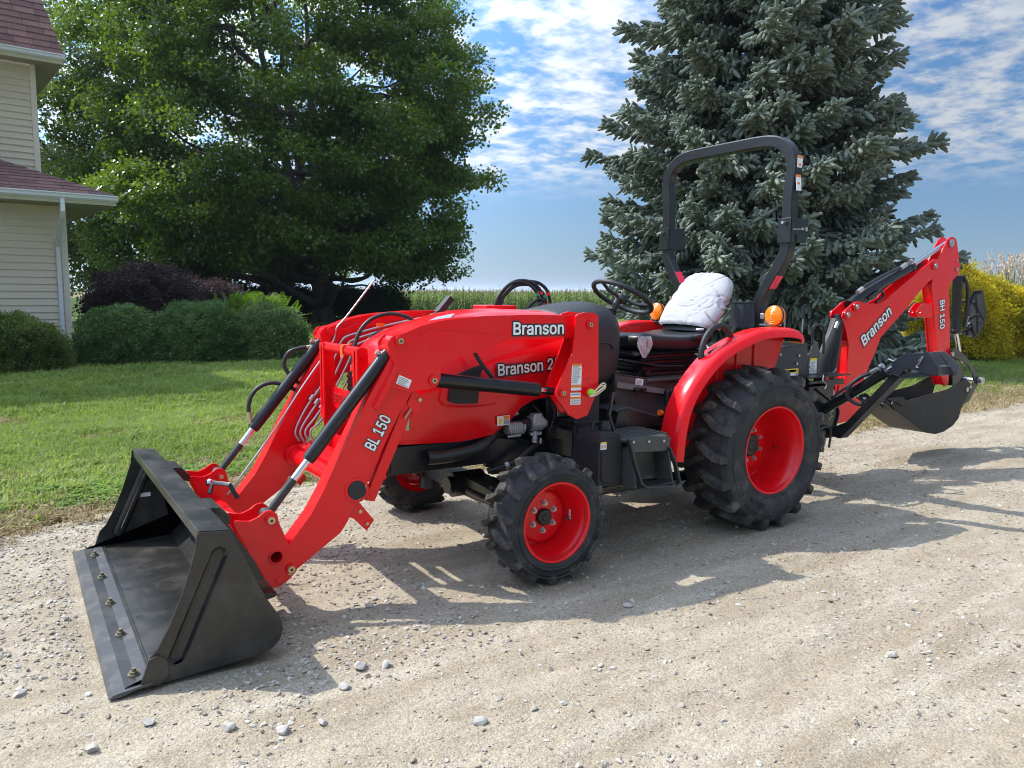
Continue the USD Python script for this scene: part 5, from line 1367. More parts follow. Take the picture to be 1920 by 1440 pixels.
hose([(-2.24, .22, 1.02), (-2.23, .23, 1.09), (-2.18, .24, 1.16), (-2.11, .24, 1.20), (-2.03, .23, 1.20), (-1.98, .22, 1.19)], ends=False)
part("hose_end", MB().tube([(-2.275, .255, .93), (-2.27, .26, 1.02)], .014, n=10).tube([(-2.245, .215, .90), (-2.24, .22, 1.02)], .014, n=10), STEEL)
part("level_rod", MB().tube(spline([(-2.935, .385, .345), (-2.70, .385, .640), (-2.515, .385, .900), (-2.345, .385, 1.130), (-2.31, .40, 1.215), (-2.262, .41, 1.262), (-2.20, .41, 1.335), (-2.075, .41, 1.488)], 6), .0055, n=8), STEEL, smooth=60)
part("tie_strap", MB().add([(-2.34, -.05, 1.105), (-2.33, -.075, 1.105), (-2.385, -.085, 1.0), (-2.40, -.06, 1.0), (-2.36, -.13, .93), (-2.37, -.11, .92)], [(0, 1, 2), (0, 2, 3), (3, 2, 4), (3, 4, 5)]).add([(-2.455, -.045, 1.155), (-2.40, -.045, 1.160), (-2.40, -.075, 1.160), (-2.455, -.075, 1.155), (-2.455, -.045, 1.09), (-2.455, -.075, 1.09)], [(0, 1, 2), (0, 2, 3), (4, 0, 3), (4, 3, 5)]), ORANGE, smooth=False)
part("hose_tag", MB().box((-2.06, .36, 1.235), (.05, .004, .02)), ORANGE, smooth=False)
part("hose_wrap", MB().tube([(-1.705, .36, 1.285), (-1.675, .36, 1.31)], .018, n=10).tube([(-1.685, .36, 1.30), (-1.60, .36, 1.392)], .026, section=[(-1, -.7), (1, -.7), (1, .7), (-1, .7)]), VINYL)
part("green_band", MB().tube([(-1.735, .362, 1.278), (-1.722, .362, 1.283)], .015, n=10), GREEN_TAPE)
# joystick valve and its looped hoses by the right post
for k, (dx, dz) in enumerate(((0, 0), (.03, .01), (.055, -.015), (.09, .005))):
    h_ = hose([(-1.20 + dx * .4, .50, 1.30), (-1.17 + dx * .5, .50, 1.40 + dz), (-1.08 + dx * .7, .49, 1.485 + dz), (-.98 + dx, .47, 1.49 + dz), (-.91 + dx, .45, 1.44 + dz), (-.885 + dx, .44, 1.36)], .0115, ends=False)
    part("colour_band", MB().tube([(-.905 + dx, .446, 1.425 + dz), (-.898 + dx, .444, 1.405 + dz)], .0135, n=10), GREEN_TAPE if k % 2 == 0 else REFLECT, h_)
    part("hose_fitting", MB().tube([(-.885 + dx, .44, 1.37), (-.883 + dx, .44, 1.27)], .011, n=8), mat("red_brown_fitting_%d" % k, (.35, .10, .08), .4), h_)
part("valve_block", MB().box((-.90, .44, 1.24), (.20, .10, .09), ch=.008).tube(spline([(-.98, .42, 1.25), (-1.0, .40, 1.33), (-.93, .40, 1.38), (-.87, .41, 1.37)], 5), .011, n=8).tube(spline([(-.93, .40, 1.25), (-.95, .38, 1.33), (-.90, .39, 1.36)], 5), .011, n=8), BLACK)
part("post_top_plate", MB().span((-1.33, .39, 1.300), (-1.10, .56, 1.345), .006), RED)

# ---- dash cowl, steering wheel, operator's station
def cowl():
    secs = []
    for x, w, zb, zs, zt in ((-1.235, .27, .87, 1.24, 1.318), (-1.20, .30, .86, 1.25, 1.335), (-1.10, .31, .86, 1.262, 1.355), (-1.0, .312, .862, 1.268, 1.368), (-.90, .305, .875, 1.272, 1.376), (-.83, .285, .90, 1.262, 1.366), (-.775, .25, .95, 1.235, 1.342), (-.740, .20, 1.02, 1.195, 1.290), (-.728, .14, 1.08, 1.16, 1.22)):
        half = [(-w * .90, zb), (-w * .985, zb + (zs - zb) * .18), (-w, zb + (zs - zb) * .5), (-w, zb + (zs - zb) * .86), (-w * .97, zs), (-w * .86, zs + (zt - zs) * .45), (-w * .62, zs + (zt - zs) * .80), (-w * .3, zt - .003), (0, zt)]
        secs.append([(x, a, b) for a, b in half + [(-a, b) for a, b in half[-2::-1]]])
    return MB().loft(np.array(secs), closed=True)
dash = part("dash_cowl", cowl(), GREYBLK, smooth=50)
part("seam_rib", MB().tube(spline([(-1.15, -.3125, 1.135), (-.98, -.3150, 1.140), (-.90, -.309, 1.132), (-.86, -.299, 1.10)], 6), .004, n=6), GREYBLK, dash)
sc = MB().tube([(-.72, 0, 1.17), (-.655, 0, 1.275)], .058, n=20).tube([(-.655, 0, 1.275), (-.562, 0, 1.41)], .022, n=14)
for k in range(6): sc.tube([(-.675 + k * .009, 0, 1.243 + k * .0145), (-.672 + k * .009, 0, 1.249 + k * .0145)], .052 - .004 * k, n=20)
part("steering_column", sc, GREYBLK)
C = np.array([-.550, 0, 1.392]); nz = np.array([.50, 0, .866]); nz /= np.linalg.norm(nz); ux = np.array([0, 1, 0.0]); uy = np.cross(nz, ux)
th = np.linspace(0, 2 * PI, 49); RW = .200
sw = MB().tube([C + nz * .012 + RW * (math.cos(t) * ux + math.sin(t) * uy) for t in th], .0155, n=12, caps=False)
swp = part("steering_wheel", sw, GREYBLK, smooth=60)
sp = MB().tube([C - nz * .02, C + nz * .016], .042, .0 or 20)
for a in (PI / 2 - 2.1, PI / 2, PI / 2 + 2.1):
    w = math.cos(a) * ux + math.sin(a) * uy
    sp.tube([C + w * .03, C + w * .12 - nz * .008, C + w * RW + nz * .012], .011, n=8)
part("spoke", sp, GREYBLK, swp, smooth=60)

def cushion(sections, n=22, power=3.2):
    """Soft box: sections of (centre, half width, half height) along a spine with superellipse rings in the y-normal frame."""
    return sections
def soft(path, halfw, halft, power=3.0, n=28, crown=None):
    """A padded slab that follows path in the xz plane; halfw across (y), halft thick."""
    P = spline(path, 5); m = len(P)
    u = np.linspace(0, 1, m)
    W = np.interp(u, *np.array(halfw).T); H = np.interp(u, *np.array(halft).T)
    T, N, B = frames(P)
    nrm = np.stack([-T[:, 2], 0 * T[:, 0], T[:, 0]], 1)
    th = np.arange(n) * 2 * PI / n
    sx, sy = np.sign(np.cos(th)) * np.abs(np.cos(th)) ** (2 / power), np.sign(np.sin(th)) * np.abs(np.sin(th)) ** (2 / power)
    R = P[:, None] + W[:, None, None] * sx[None, :, None] * np.array([0, 1.0, 0]) + H[:, None, None] * sy[None, :, None] * nrm[:, None]
    return R
seat = xf("seat", tractor, label="black vinyl driver's seat on folded bellows")
sp_ = lambda n_, m_, mt_, sm=50: put(n_, m_, mt_, seat, sm)
R = soft([(-.615, 0, 1.118), (-.55, 0, 1.128), (-.37, 0, 1.112), (-.17, 0, 1.105), (-.0, 0, 1.13), (.06, 0, 1.15)], [(0, .16), (.06, .225), (.3, .248), (.8, .25), (.95, .24), (1, .18)], [(0, .015), (.06, .045), (.2, .058), (.7, .062), (1, .03)])
yy = R[:, :, 1]; up_m = R[:, :, 2] > R[:, :, 2].mean(1, keepdims=True)
R[:, :, 2] += np.where(up_m, .030 * (np.abs(yy) / .25) ** 2 - .012, 0)
sp_("cushion", MB().loft(R), VINYL)
bl = MB()
for k, (x0, x1, w, z0, z1) in enumerate(((-.60, -.04, .232, 1.035, 1.062), (-.57, -.06, .222, .998, 1.022), (-.535, -.08, .205, .962, .985))):
    bl.loft(soft([(x0, 0, (z0 + z1) / 2), (x0 + .05, 0, (z0 + z1) / 2 + .004), (x1 - .05, 0, (z0 + z1) / 2 + .004), (x1, 0, (z0 + z1) / 2)], [(0, w * .8), (.1, w), (.9, w), (1, w * .8)], [(0, .008), (.1, .019), (.9, .019), (1, .008)], n=20))
    bl.span((x0 + .05, -w + .03, z0 - .03), (x1 - .05, w - .03, z1))
sp_("bellows", bl, VINYL)
sp_("seat_base", MB().span((-.52, -.18, .93), (-.10, .18, .975), .008).tube([(-.66, -.16, 1.012), (-.58, -.20, 1.0), (-.4, -.215, .968), (-.2, -.22, .962)], .010, n=8).tube([(-.66, -.16, 1.012), (-.66, .16, 1.012)], .010, n=8).cyl((-.52, -.24, .93), (-.52, -.20, .93), .02).tube([(-.54, -.16, .93), (-.30, -.16, .985)], .014, n=6).tube([(-.20, -.16, .93), (-.42, -.16, .985)], .014, n=6).span((-.58, -.2, .905), (-.05, .2, .93), .004), BLACK)
R = soft([(.030, 0, 1.165), (.06, 0, 1.235), (.12, 0, 1.33), (.185, 0, 1.42), (.20, 0, 1.44)], [(0, .20), (.15, .222), (.6, .20), (.9, .14), (1, .06)], [(0, .045), (.3, .05), (.85, .055), (1, .02)])
sp_("backrest", MB().loft(R), VINYL)
sp_("buckle", MB().box((-.04, -.20, 1.195), (.05, .03, .012), ch=.003), DECAL)
sp_("armrest_stub", MB().loft(soft([(-.16, -.262, 1.145), (-.10, -.262, 1.150), (-.04, -.262, 1.148)], [(0, .012), (.3, .022), (1, .02)], [(0, .012), (.3, .02), (1, .018)], n=14)), VINYL)

# white cloth cover drawn over the backrest, and a plastic bag on the cushion
rr = np.random.default_rng(5)
R = soft([(.022, 0, 1.196), (.038, 0, 1.228), (.090, 0, 1.298), (.165, 0, 1.400), (.238, 0, 1.492), (.266, 0, 1.527), (.276, 0, 1.541)], [(0, .215), (.08, .236), (.35, .252), (.58, .236), (.76, .195), (.90, .135), (.97, .075), (1, .02)], [(0, .066), (.1, .080), (.5, .088), (.85, .080), (.96, .05), (1, .012)], power=2.4, n=90)
from scipy.interpolate import interp1d
fine = interp1d(np.linspace(0, 1, len(R)), R, axis=0)(np.linspace(0, 1, 90))
P_ = fine.reshape(-1, 3)
w1 = meshkit.fbm(P_ * 6.0, 2, 3) - .5
a1 = P_[:, 1] * .8 + P_[:, 2] * .6; a2 = -P_[:, 1] * .6 + P_[:, 2] * .8
w2 = np.abs(meshkit.fbm(np.stack([a1 * 17 + 3 * w1, a2 * 3.2, P_[:, 0] * 4], 1) + 7, 2, 9) - .5)
w3 = np.abs(meshkit.fbm(np.stack([a1 * 2.6, a2 * 20 + 3 * w1, P_[:, 0] * 4], 1) + 2, 2, 19) - .5)
edge = np.clip((np.abs(P_[:, 1]) - .12) / .1, 0, 1)
cen = np.repeat(fine.mean(1), fine.shape[1], 0); dirn = P_ - cen; dirn /= np.linalg.norm(dirn, axis=1, keepdims=True) + 1e-9
P_ = P_ + dirn * (0.024 * w1 - 0.22 * np.clip(.045 - w2, 0, 1) - (.10 + .16 * edge) * np.clip(.06 - w3, 0, 1))[:, None]
put("seat_cover", MB().loft(P_.reshape(fine.shape), caps=False), CLOTH, smooth=True, label="white crumpled cloth cover pulled over the tractor seat's backrest", cat="seat cover")
bag = MB()
bv = []
for i, (z, r_) in enumerate(((1.168, .050), (1.150, .058), (1.12, .062), (1.09, .050), (1.06, .030), (1.035, .012))):
    t = np.arange(18) * 2 * PI / 18
    q = r_ * (1 + .35 * (meshkit.fbm(np.stack([np.cos(t) * 1.8, np.sin(t) * 1.8, 0 * t + z * 20], -1), 2, 4) - .5) + .10 * np.sign(np.sin(t * 5 + i)))
    bv.append(np.stack([-.610 + q * np.cos(t) * .9, -.292 + q * np.sin(t) * .33 - .0 * t, z + 0 * t], 1))
bag.loft(np.array(bv), caps=False)
put("plastic_bag", bag, CLEAR, smooth=False, label="crumpled clear plastic bag hanging over the black seat cushion's side", cat="bag")

pf = xf("platform", tractor)
pp = lambda n_, m_, mt_, sm=30: put(n_, m_, mt_, pf, sm)
pp("floor", MB().plate([(-1.16, -.70), (-.80, -.70), (-.80, -.40), (-.50, -.40), (-.50, .40), (-.80, .40), (-.80, .70), (-1.16, .70)], .630, .655, axis="z"), DGREY)
for k in range(8):
    for q in (-1, 1): pp("mat_rib", MB().span((-1.145 + k * .042, q * .695, .654), (-1.120 + k * .042, q * .34, .6585), .001), DGREY)
pp("pedal_box", MB().plate([(-.98, .66), (-.95, .745), (-.86, .760), (-.60, .685), (-.60, .66)], -.46, -.20, r=.006), BLACK)
pp("treadle", MB().plate([(-.955, .750), (-.95, .757), (-.86, .772), (-.62, .700), (-.62, .690)], -.44, -.22), DGREY)
pp("orange_knob", MB().cyl((-.605, -.43, .715), (-.585, -.43, .712), .018, n=18), ORANGE)
pp("hand_lever", MB().tube([(-1.10, -.60, .66), (-1.125, -.58, .76), (-1.03, -.50, .87)], .010, section=[(-1, -.6), (1, -.6), (1, .6), (-1, .6)]).tube([(-1.22, -.50, .90), (-1.10, -.42, .86), (-1.0, -.36, .88)], .014, n=8), SATIN)
step = xf("step", tractor)
tp = lambda n_, m_, mt_, sm=30: put(n_, m_, mt_, step, sm)
YS = -.775
tp("side_panel", MB().plate([(-1.155, .668), (-.845, .645), (-.85, .595), (-.885, .572), (-1.145, .590)], YS, YS + .010, r=.004).span((-1.15, YS + .008, .640), (-.85, -.69, .652)), DGREY)
for x in (-1.12, -1.01, -.90):
    tp("bolt", MB().cyl((x, YS, .637 - (x + 1.0) * .07), (x, YS - .008, .637 - (x + 1.0) * .07), .008, n=6), STEEL)
for x_ in (-1.128, -.862):
    tp("end_plate", MB().plate([(YS, .60), (YS + .10, .60), (YS + .10, .40), (YS - .045, .40)], x_ - .005, x_ + .005, axis="x", r=.004), DGREY)
tp("splash_plate", MB().plate([(-1.12, .60), (-.89, .58), (-.865, .40), (-1.09, .41)], YS + .09, YS + .10, r=.004), DGREY)
loop = MB().tube([(-1.155, YS - .004, .660), (-1.13, YS - .03, .53), (-1.105, YS - .055, .425), (-1.075, YS - .06, .405), (-.85, YS - .06, .385), (-.825, YS - .055, .398), (-.835, YS - .03, .50), (-.862, YS - .004, .59)], .013, section=[(-1, -.45), (1, -.45), (1, .45), (-1, .45)])
tp("step_loop", loop, SATIN)
tp("tread_bar", MB().span((-1.095, YS - .055, .398), (-.835, YS + .03, .408)), SATIN)
for k in range(5): tp("tread_hole", MB().cyl((-1.05 + k * .048, YS - .012, .4079), (-1.05 + k * .048, YS - .012, .4095), .015, n=14), LBLACK)  # uncut tread: black discs paint the shade of the holes
jug = xf("side_tank", tractor, label="upright black plastic tank ahead of the step")
jp = lambda n_, m_, mt_, sm=40: put(n_, m_, mt_, jug, sm)
jp("body", MB().plate([(-1.292, .42), (-1.292, .645), (-1.262, .695), (-1.165, .690), (-1.128, .645), (-1.122, .395), (-1.28, .405)], -.70, -.50, r=.026).plate([(-1.275, .43), (-1.275, .64), (-1.25, .68), (-1.175, .676), (-1.142, .64), (-1.137, .41)], -.71, -.49, r=.03), GREYBLK)
jp("cap", MB().cyl((-1.185, -.62, .685), (-1.185, -.62, .725), .034, n=24).cyl((-1.185, -.62, .722), (-1.185, -.62, .742), .027, n=12), BLACK)
jp("handle", MB().tube(spline([(-1.255, -.60, .69), (-1.245, -.60, .735), (-1.215, -.60, .725)], 5), .008, n=8), BLACK)
decal(jug, -1.268, -.712, .628, .040, .040, 0, ((.78, 1, 0, 1, DYELLOW), (.15, .6, .1, .4, DGREYP), (.2, .6, .6, .85, DORANGE)))
part("tank_strap", MB().span((-1.115, -.69, .37), (-1.105, -.67, .60)).span((-1.30, -.70, .385), (-1.09, -.50, .398)), BLACK)

tb_ = xf("tool_box", tractor)
bx = lambda n_, m_, mt_, sm=30: put(n_, m_, mt_, tb_, sm)
bx("box", MB().plate([(-.845, .95), (-.40, .875), (-.30, .88), (-.30, .66), (-.82, .70), (-.845, .80)], -.30, .30, r=.006).plate([(-.845, .955), (-.40, .880), (-.40, .872), (-.845, .945)], -.30, .30), DGREY)
bx("ledge", MB().plate([(-.850, .905), (-.42, .832), (-.42, .800), (-.85, .87)], -.325, -.30, r=.003), mat("light_grey_panel", (.13, .135, .135), .45))
bx("latch", MB().box((-.70, -.338, .850), (.04, .03, .03), ch=.006).cyl((-.66, -.335, .847), (-.66, -.36, .847), .016, n=14), BLACK)
decal(tb_, -.655, -.3015, .885, .062, .052, -.15, lines=6)
bx("seat_deck", MB().span((-.60, -.32, .885), (.2, .32, .905), .004), DGREY)
part("relay", MB().box((-.46, -.36, .79), (.06, .04, .10), ch=.008).cyl((-.45, -.38, .80), (-.45, -.40, .80), .016), BLACK)

# ---- fenders, lamps, roll bar
def fender():
    arc = [(-.695, .470), (-.680, .62), (-.645, .76), (-.572, .885), (-.46, 1.00), (-.33, 1.09), (-.18, 1.150), (-.02, 1.195), (.12, 1.208), (.26, 1.205), (.355, 1.190), (.395, 1.165), (.405, 1.135)]
    P = spline([(x, 0, z) for x, z in arc], 4)[:, [0, 2]]
    T = np.gradient(P, axis=0); T /= np.linalg.norm(T, axis=1, keepdims=True); Nn = np.stack([-T[:, 1], T[:, 0]], 1)
    rings = []
    for p, n_, t in zip(P, Nn, np.linspace(0, 1, len(P))):
        iy = -.535; oy = -.690
        bow = .018
        sec = [(iy, -.005), (iy - .006, .010), (iy - .035, bow * .8), (iy - .07, bow), (oy + .045, bow * .9), (oy + .02, .006), (oy + .004, -.012), (oy, -.045), (oy + .006, -.045), (oy + .012, -.014), (oy + .05, .002), (iy - .04, .004), (iy - .010, -.006)]
        rings.append([(p[0] + n_[0] * h, y, p[1] + n_[1] * h) for y, h in sec])
    return MB().loft(np.array(rings))
def fender_in():
    arc = [(-.695, .470), (-.682, .62), (-.648, .755), (-.58, .877), (-.465, .99), (-.328, 1.08), (-.18, 1.142), (-.02, 1.187), (.12, 1.20), (.26, 1.197), (.34, 1.18), (.385, 1.15), (.30, .95), (.1, .78), (-.3, .64), (-.5, .50)]
    return MB().plate(arc, -.540, -.528)
for s, f in ((1, lambda m: m), (-1, mirror_y)):
    fe = part("fender", f(fender()), RED, smooth=40, label="left rear fender" if s == 1 else "right rear fender")
    part("inner_panel", f(fender_in()), RED, fe)
    part("panel_rib", f(MB().span((-.08, -.552, .90), (-.05, -.540, 1.14), .004).span((.08, -.552, .90), (.11, -.540, 1.16), .004).span((-.25, -.550, .90), (-.21, -.540, 1.06), .004)), RED, fe)
    part("fender_trim", f(MB().plate([(.365, 1.205), (.392, 1.178), (.412, 1.130), (.385, 1.128), (.36, 1.165)], -.675, -.54, r=.005)), GREYBLK, fe)
    part("tail_light", f(MB().plate([(.388, 1.195), (.412, 1.165), (.425, 1.118), (.412, 1.118), (.39, 1.165)], -.66, -.555, r=.004)), AMBER, fe)
    part("grab_handle", f(MB().tube(spline([(-.415, -.575, 1.01), (-.418, -.575, 1.085), (-.392, -.575, 1.160), (-.340, -.575, 1.215), (-.275, -.575, 1.238), (-.210, -.575, 1.222), (-.165, -.575, 1.165)], 6), .0185, n=12)), GREYBLK, fe, smooth=60)
    part("fender_slot", f(MB().plate([(-.39, 1.085), (-.22, 1.158), (-.215, 1.150), (-.385, 1.075)], -.605, -.597)), LBLACK, fe)  # uncut fender: black strip paints the shade of a slot
    lm = xf("signal_lamp", tractor)
    lx, ly, lz = .272, -.540, 1.292
    put("lens", f(MB().lathe([(.0005, -.036), (.010, -.033), (.013, -.0345), (.022, -.030), (.025, -.0315), (.036, -.026), (.039, -.0275), (.050, -.021), (.053, -.0225), (.062, -.016), (.066, -.006), (.066, .0)], (lx, ly, lz), axis="x", n=28)), AMBER, lm, False)
    put("lens", f(MB().lathe([(.0005, .040), (.025, .0385), (.053, .034), (.063, .028), (.066, .016), (.066, .008)], (lx, ly, lz), axis="x", n=36)), AMBER, lm, 40)
    put("housing", f(MB().lathe([(.067, -.002), (.069, .0), (.069, .010), (.067, .012)], (lx, ly, lz), axis="x", n=36).cyl((lx, ly, lz - .062), (lx, ly, lz - .085), .014, n=10).box((lx, ly + .01, lz - .078), (.05, .11, .008), ch=.002)), BLACK, lm)
def rb(y0):
    pass
TX = .372
half = [(-.362, 1.16), (-.357, 1.30), (-.350, 1.375), (-.385, 1.455), (-.480, 1.600), (-.530, 1.69), (-.538, 1.76)]
secR = np.array([(-1, -.85), (-.85, -1), (.85, -1), (1, -.85), (1, .85), (.85, 1), (-.85, 1), (-1, .85)]) * np.array([.036, .030])
def sweep_x(pts, sx=.034, sy=.038, x=TX, closed_caps=True):
    """A square tube bent in the plane x = const."""
    P = spline([(x, a, b) for a, b in pts], 7)
    T = np.gradient(P, axis=0); T /= np.linalg.norm(T, axis=1, keepdims=True)
    N = np.stack([0 * T[:, 0], -T[:, 2], T[:, 1]], 1)
    c = .82
    sec = [(-1, -c), (-c, -1), (c, -1), (1, -c), (1, c), (c, 1), (-c, 1), (-1, c)]
    return MB().loft(np.array([[p + n_ * a * sy + np.array([sx * b, 0, 0]) for a, b in sec] for p, n_ in zip(P, N)]))
roll = xf("roll_bar", tractor, label="black folding roll bar arched over the seat")
rp2 = lambda n_, m_, mt_, sm=30: put(n_, m_, mt_, roll, sm)
rp2("lower_post", sweep_x(half), BLACK); rp2("lower_post", mirror_y(sweep_x(half)), BLACK)
hh_ = [(.541, 1.86), (.543, 1.96), (.541, 2.03), (.548, 2.13), (.560, 2.22), (.548, 2.29), (.50, 2.36), (.42, 2.405), (.30, 2.420), (.10, 2.422)]
hp = [(-y, z) for y, z in hh_] + hh_[::-1]
rp2("hoop", sweep_x(hp), BLACK)
for s, f in ((1, lambda m: m), (-1, mirror_y)):
    rp2("hinge_plate", f(MB().plate([(.327, 1.912), (.467, 1.912), (.497, 1.895), (.502, 1.80), (.467, 1.757), (.327, 1.757)], -.592, -.584, r=.008).plate([(.327, 1.912), (.467, 1.912), (.497, 1.895), (.502, 1.80), (.467, 1.757), (.327, 1.757)], -.500, -.492, r=.008).span((.324, -.592, 1.757), (.332, -.492, 1.912)).box((.397, -.595, 1.785), (.04, .012, .05), ch=.003)), BLACK)
    rp2("hinge_pin", f(MB().cyl((.322, -.55, 1.882), (.292, -.55, 1.882), .010, n=10).cyl((.467, -.592, 1.845), (.467, -.604, 1.845), .014, n=12).cyl((.432, -.592, 1.845), (.432, -.602, 1.845), .010, n=12).tube([(.337, -.597, 1.84), (.427, -.604, 1.843)], .003, n=6)), STEEL)
    q_ = np.array([-.4325, 1.5275])
    t_ = np.array([-.095, .145]) / np.hypot(.095, .145)
    n_ = np.array([-.836, -.548]) * (1 if s == 1 else -1)
    o_ = q_ + n_ * .0392
    u_ = [(TX + k_ * .032, *(o_ + t_ * m_ * .05)) for k_, m_ in ((-1, -1), (-1, 1), (1, 1), (1, -1))]
    rp2("reflector", f(MB().add(u_ + [tuple(np.array(p_) - np.array([0, *n_]) * .002) for p_ in u_], [(0, 1, 2, 3), (4, 7, 6, 5), (0, 4, 5, 1), (1, 5, 6, 2), (2, 6, 7, 3), (3, 7, 4, 0)])), REFLECT, False)
for (y, z, w_, h_) in ((-.583, 2.245, .05, .10), (-.581, 2.13, .05, .10)):
    a_ = -.10 if z > 2.2 else .11
    d_ = MB().box((0, 0, 0), (.05, .0012, h_))
    rp2("warning_decal", d_.moved(np.array([[1, 0, 0, TX + .0], [0, math.cos(-a_ * .75), -math.sin(-a_ * .75), y - .016], [0, math.sin(-a_ * .75), math.cos(-a_ * .75), z], [0, 0, 0, 1]])), DECAL, False)
    d_ = MB().box((0, -.0008, h_ * .42), (.05, .0012, h_ * .14)).box((0, -.0008, -h_ * .05), (.025, .0012, h_ * .14))
    rp2("print", d_.moved(np.array([[1, 0, 0, TX + .0], [0, math.cos(-a_ * .75), -math.sin(-a_ * .75), y - .016], [0, math.sin(-a_ * .75), math.cos(-a_ * .75), z], [0, 0, 0, 1]])), DORANGE, False)
both(lambda: MB().span((.30, -.40, .88), (.45, -.30, 1.2), .006).plate([(.14, 1.15), (.32, 1.15), (.32, .80), (.02, .80)], -.40, -.37, r=.004), "post_mount", BLACK)
part("lamp_bracket", MB().span((.30, -.53, 1.225), (.36, -.40, 1.235)).box((.31, -.43, 1.285), (.05, .03, .035), ch=.003).cyl((.31, -.47, 1.285), (.31, -.41, 1.285), .012, n=10).cyl((.30, -.45, 1.225), (.30, -.45, 1.27), .006, n=8), STEEL)
part("tool_panel", MB().plate([(.055, 1.18), (.055, 1.365), (.262, 1.372), (.282, 1.18)], .78, .80, axis="x", r=.006).span((.775, .05, 1.362), (.805, .27, 1.374)), mat("blue_black_panel", (.018, .022, .030), .4))
decal(tractor, -.585, .40, 1.13, .10, .17, -.5, ((.80, 1, 0, 1, DYELLOW),), lines=0)

# ---- backhoe
bh = MB()
bh.plate([(1.0, .78), (1.18, .78), (1.30, .62), (1.365, .60), (1.37, .52), (1.32, .36), (1.19, .36), (1.08, .42), (1.0, .55)], -.30, -.285, r=.01).plate([(1.0, .78), (1.18, .78), (1.30, .62), (1.365, .60), (1.37, .52), (1.32, .36), (1.19, .36), (1.08, .42), (1.0, .55)], .285, .30, r=.01)
bh.span((1.0, -.29, .40), (1.30, .29, .60), .01).span((1.25, -.12, .40), (1.55, .12, .50), .01).span((1.25, -.12, .66), (1.55, .12, .74), .01)
bh.span((.45, -.34, .40), (1.1, -.30, .52), .006).span((.45, .30, .40), (1.1, .34, .52), .006)
bhf = part("backhoe_frame", bh, BLACK)
part("frame_tube", MB().tube(spline([(1.07, -.31, .745), (1.30, -.308, .62), (1.36, -.308, .56), (1.345, -.308, .48), (1.30, -.308, .38)], 5), .008, n=8), SATIN, bhf)
part("linch_pin", MB().tube(spline([(1.25, -.315, .60), (1.27, -.32, .575), (1.235, -.32, .555), (1.265, -.32, .53), (1.23, -.32, .515), (1.25, -.318, .50)], 5), .0035, n=6).tube(spline([(1.19, -.315, .41), (1.21, -.32, .385), (1.18, -.32, .37), (1.205, -.318, .35)], 5), .0035, n=6), STEEL, bhf)
part("mount_hook", MB().tube(spline([(.985, -.42, .47), (1.03, -.44, .485), (1.075, -.44, .47), (1.082, -.44, .40), (1.07, -.44, .33)], 5), .008, n=8).span((.99, -.43, .30), (1.04, -.36, .46), .006), SATIN, bhf)
part("rear_box", MB().plate([(.70, 1.045), (1.09, 1.075), (1.11, .83), (.72, .84)], -.20, .22, r=.01), mat("blue_black_box", (.016, .019, .025), .42, bev=.004))
decal(tractor, .915, -.2025, .855, .16, .07, .0, ((.55, 1, 0, 1, DYELLOW), (.65, .88, .25, .85, LBLACK), (.62, .9, .06, .16, LBLACK)))
for (x, z) in ((.99, .985), (.97, .925), (.78, 1.0), (.98, .85), (1.13, .90)):
    part("bolt", MB().cyl((x, -.20, z), (x, -.212, z), .010, n=10), STEEL)
part("box_bracket", MB().plate([(.66, 1.02), (.76, 1.03), (.76, .985), (.70, .97), (.69, .86), (.66, .86)], -.215, -.205, r=.004).tube(spline([(.60, -.2, 1.02), (.66, -.22, 1.075), (.85, -.22, 1.085), (1.0, -.2, 1.09)], 5), .012, n=8).span((.50, -.30, .80), (.56, -.26, 1.12), .006), SATIN)
ctl = MB().plate([(1.165, .835), (1.29, .835), (1.31, .99), (1.285, 1.005), (1.275, 1.075), (1.235, 1.085), (1.215, 1.06), (1.20, 1.0), (1.165, .98)], -.16, -.145, r=.006)
part("control_tower", ctl, DGREY)
decal(tractor, 1.225, -.1615, .895, .085, .115, 0, ((.85, 1, 0, 1, DYELLOW),), lines=8)
part("foot_plate", MB().span((.98, -.30, .822), (1.50, .30, .832), .002).span((1.0, -.30, .76), (1.42, -.28, .80)), BLACK)
part("guard_loop", MB().tube(spline([(1.225, -.15, .98), (1.215, -.15, 1.15), (1.24, -.15, 1.198), (1.32, -.15, 1.198), (1.35, -.15, 1.15), (1.36, -.15, .98)], 6), .010, n=10), GREYBLK)
for k, (x, y) in enumerate(((.945, -.10), (1.155, -.10), (1.02, .05), (1.08, .08))):
    l_ = part("control_lever", MB().tube([(x, y, 1.02), (x + .003, y, 1.26)], .006, n=8), STEEL); part("lever_grip", MB().tube([(x + .003, y, 1.25), (x + .005, y, 1.345)], .013, n=10), HOSE, l_)
for k in range(4):
    o = k * .045
    part("hydraulic_hose", MB().tube(spline([(1.20 + o, -.10 + .03 * k, .80), (1.30 + o * .8, -.14 + .04 * k, .73), (1.42 + o * .4, -.12 + .035 * k, .78), (1.45 + o * .5, -.08 + .025 * k, .95), (1.56 + o * .4, -.06 + .02 * k, 1.12), (1.64 + o * .2, -.05 + .018 * k, 1.24)], 7), .012, n=8), HOSE, smooth=60)
part("hose_sleeve", MB().tube(spline([(1.42, -.10, .82), (1.46, -.10, .95), (1.56, -.09, 1.10), (1.655, -.07, 1.22)], 7), np.linspace(.048, .030, 22), n=14), mat("woven_sleeve", (.010, .010, .011), .9, bump=.4, bscale=500), smooth=60)
part("hose_fitting", MB().tube([(1.55, -.11, 1.17), (1.575, -.11, 1.215)], .014, n=10), STEEL)
part("hose_fitting", MB().tube([(1.58, -.10, .62), (1.57, -.1, .68)], .016, n=10), STEEL)
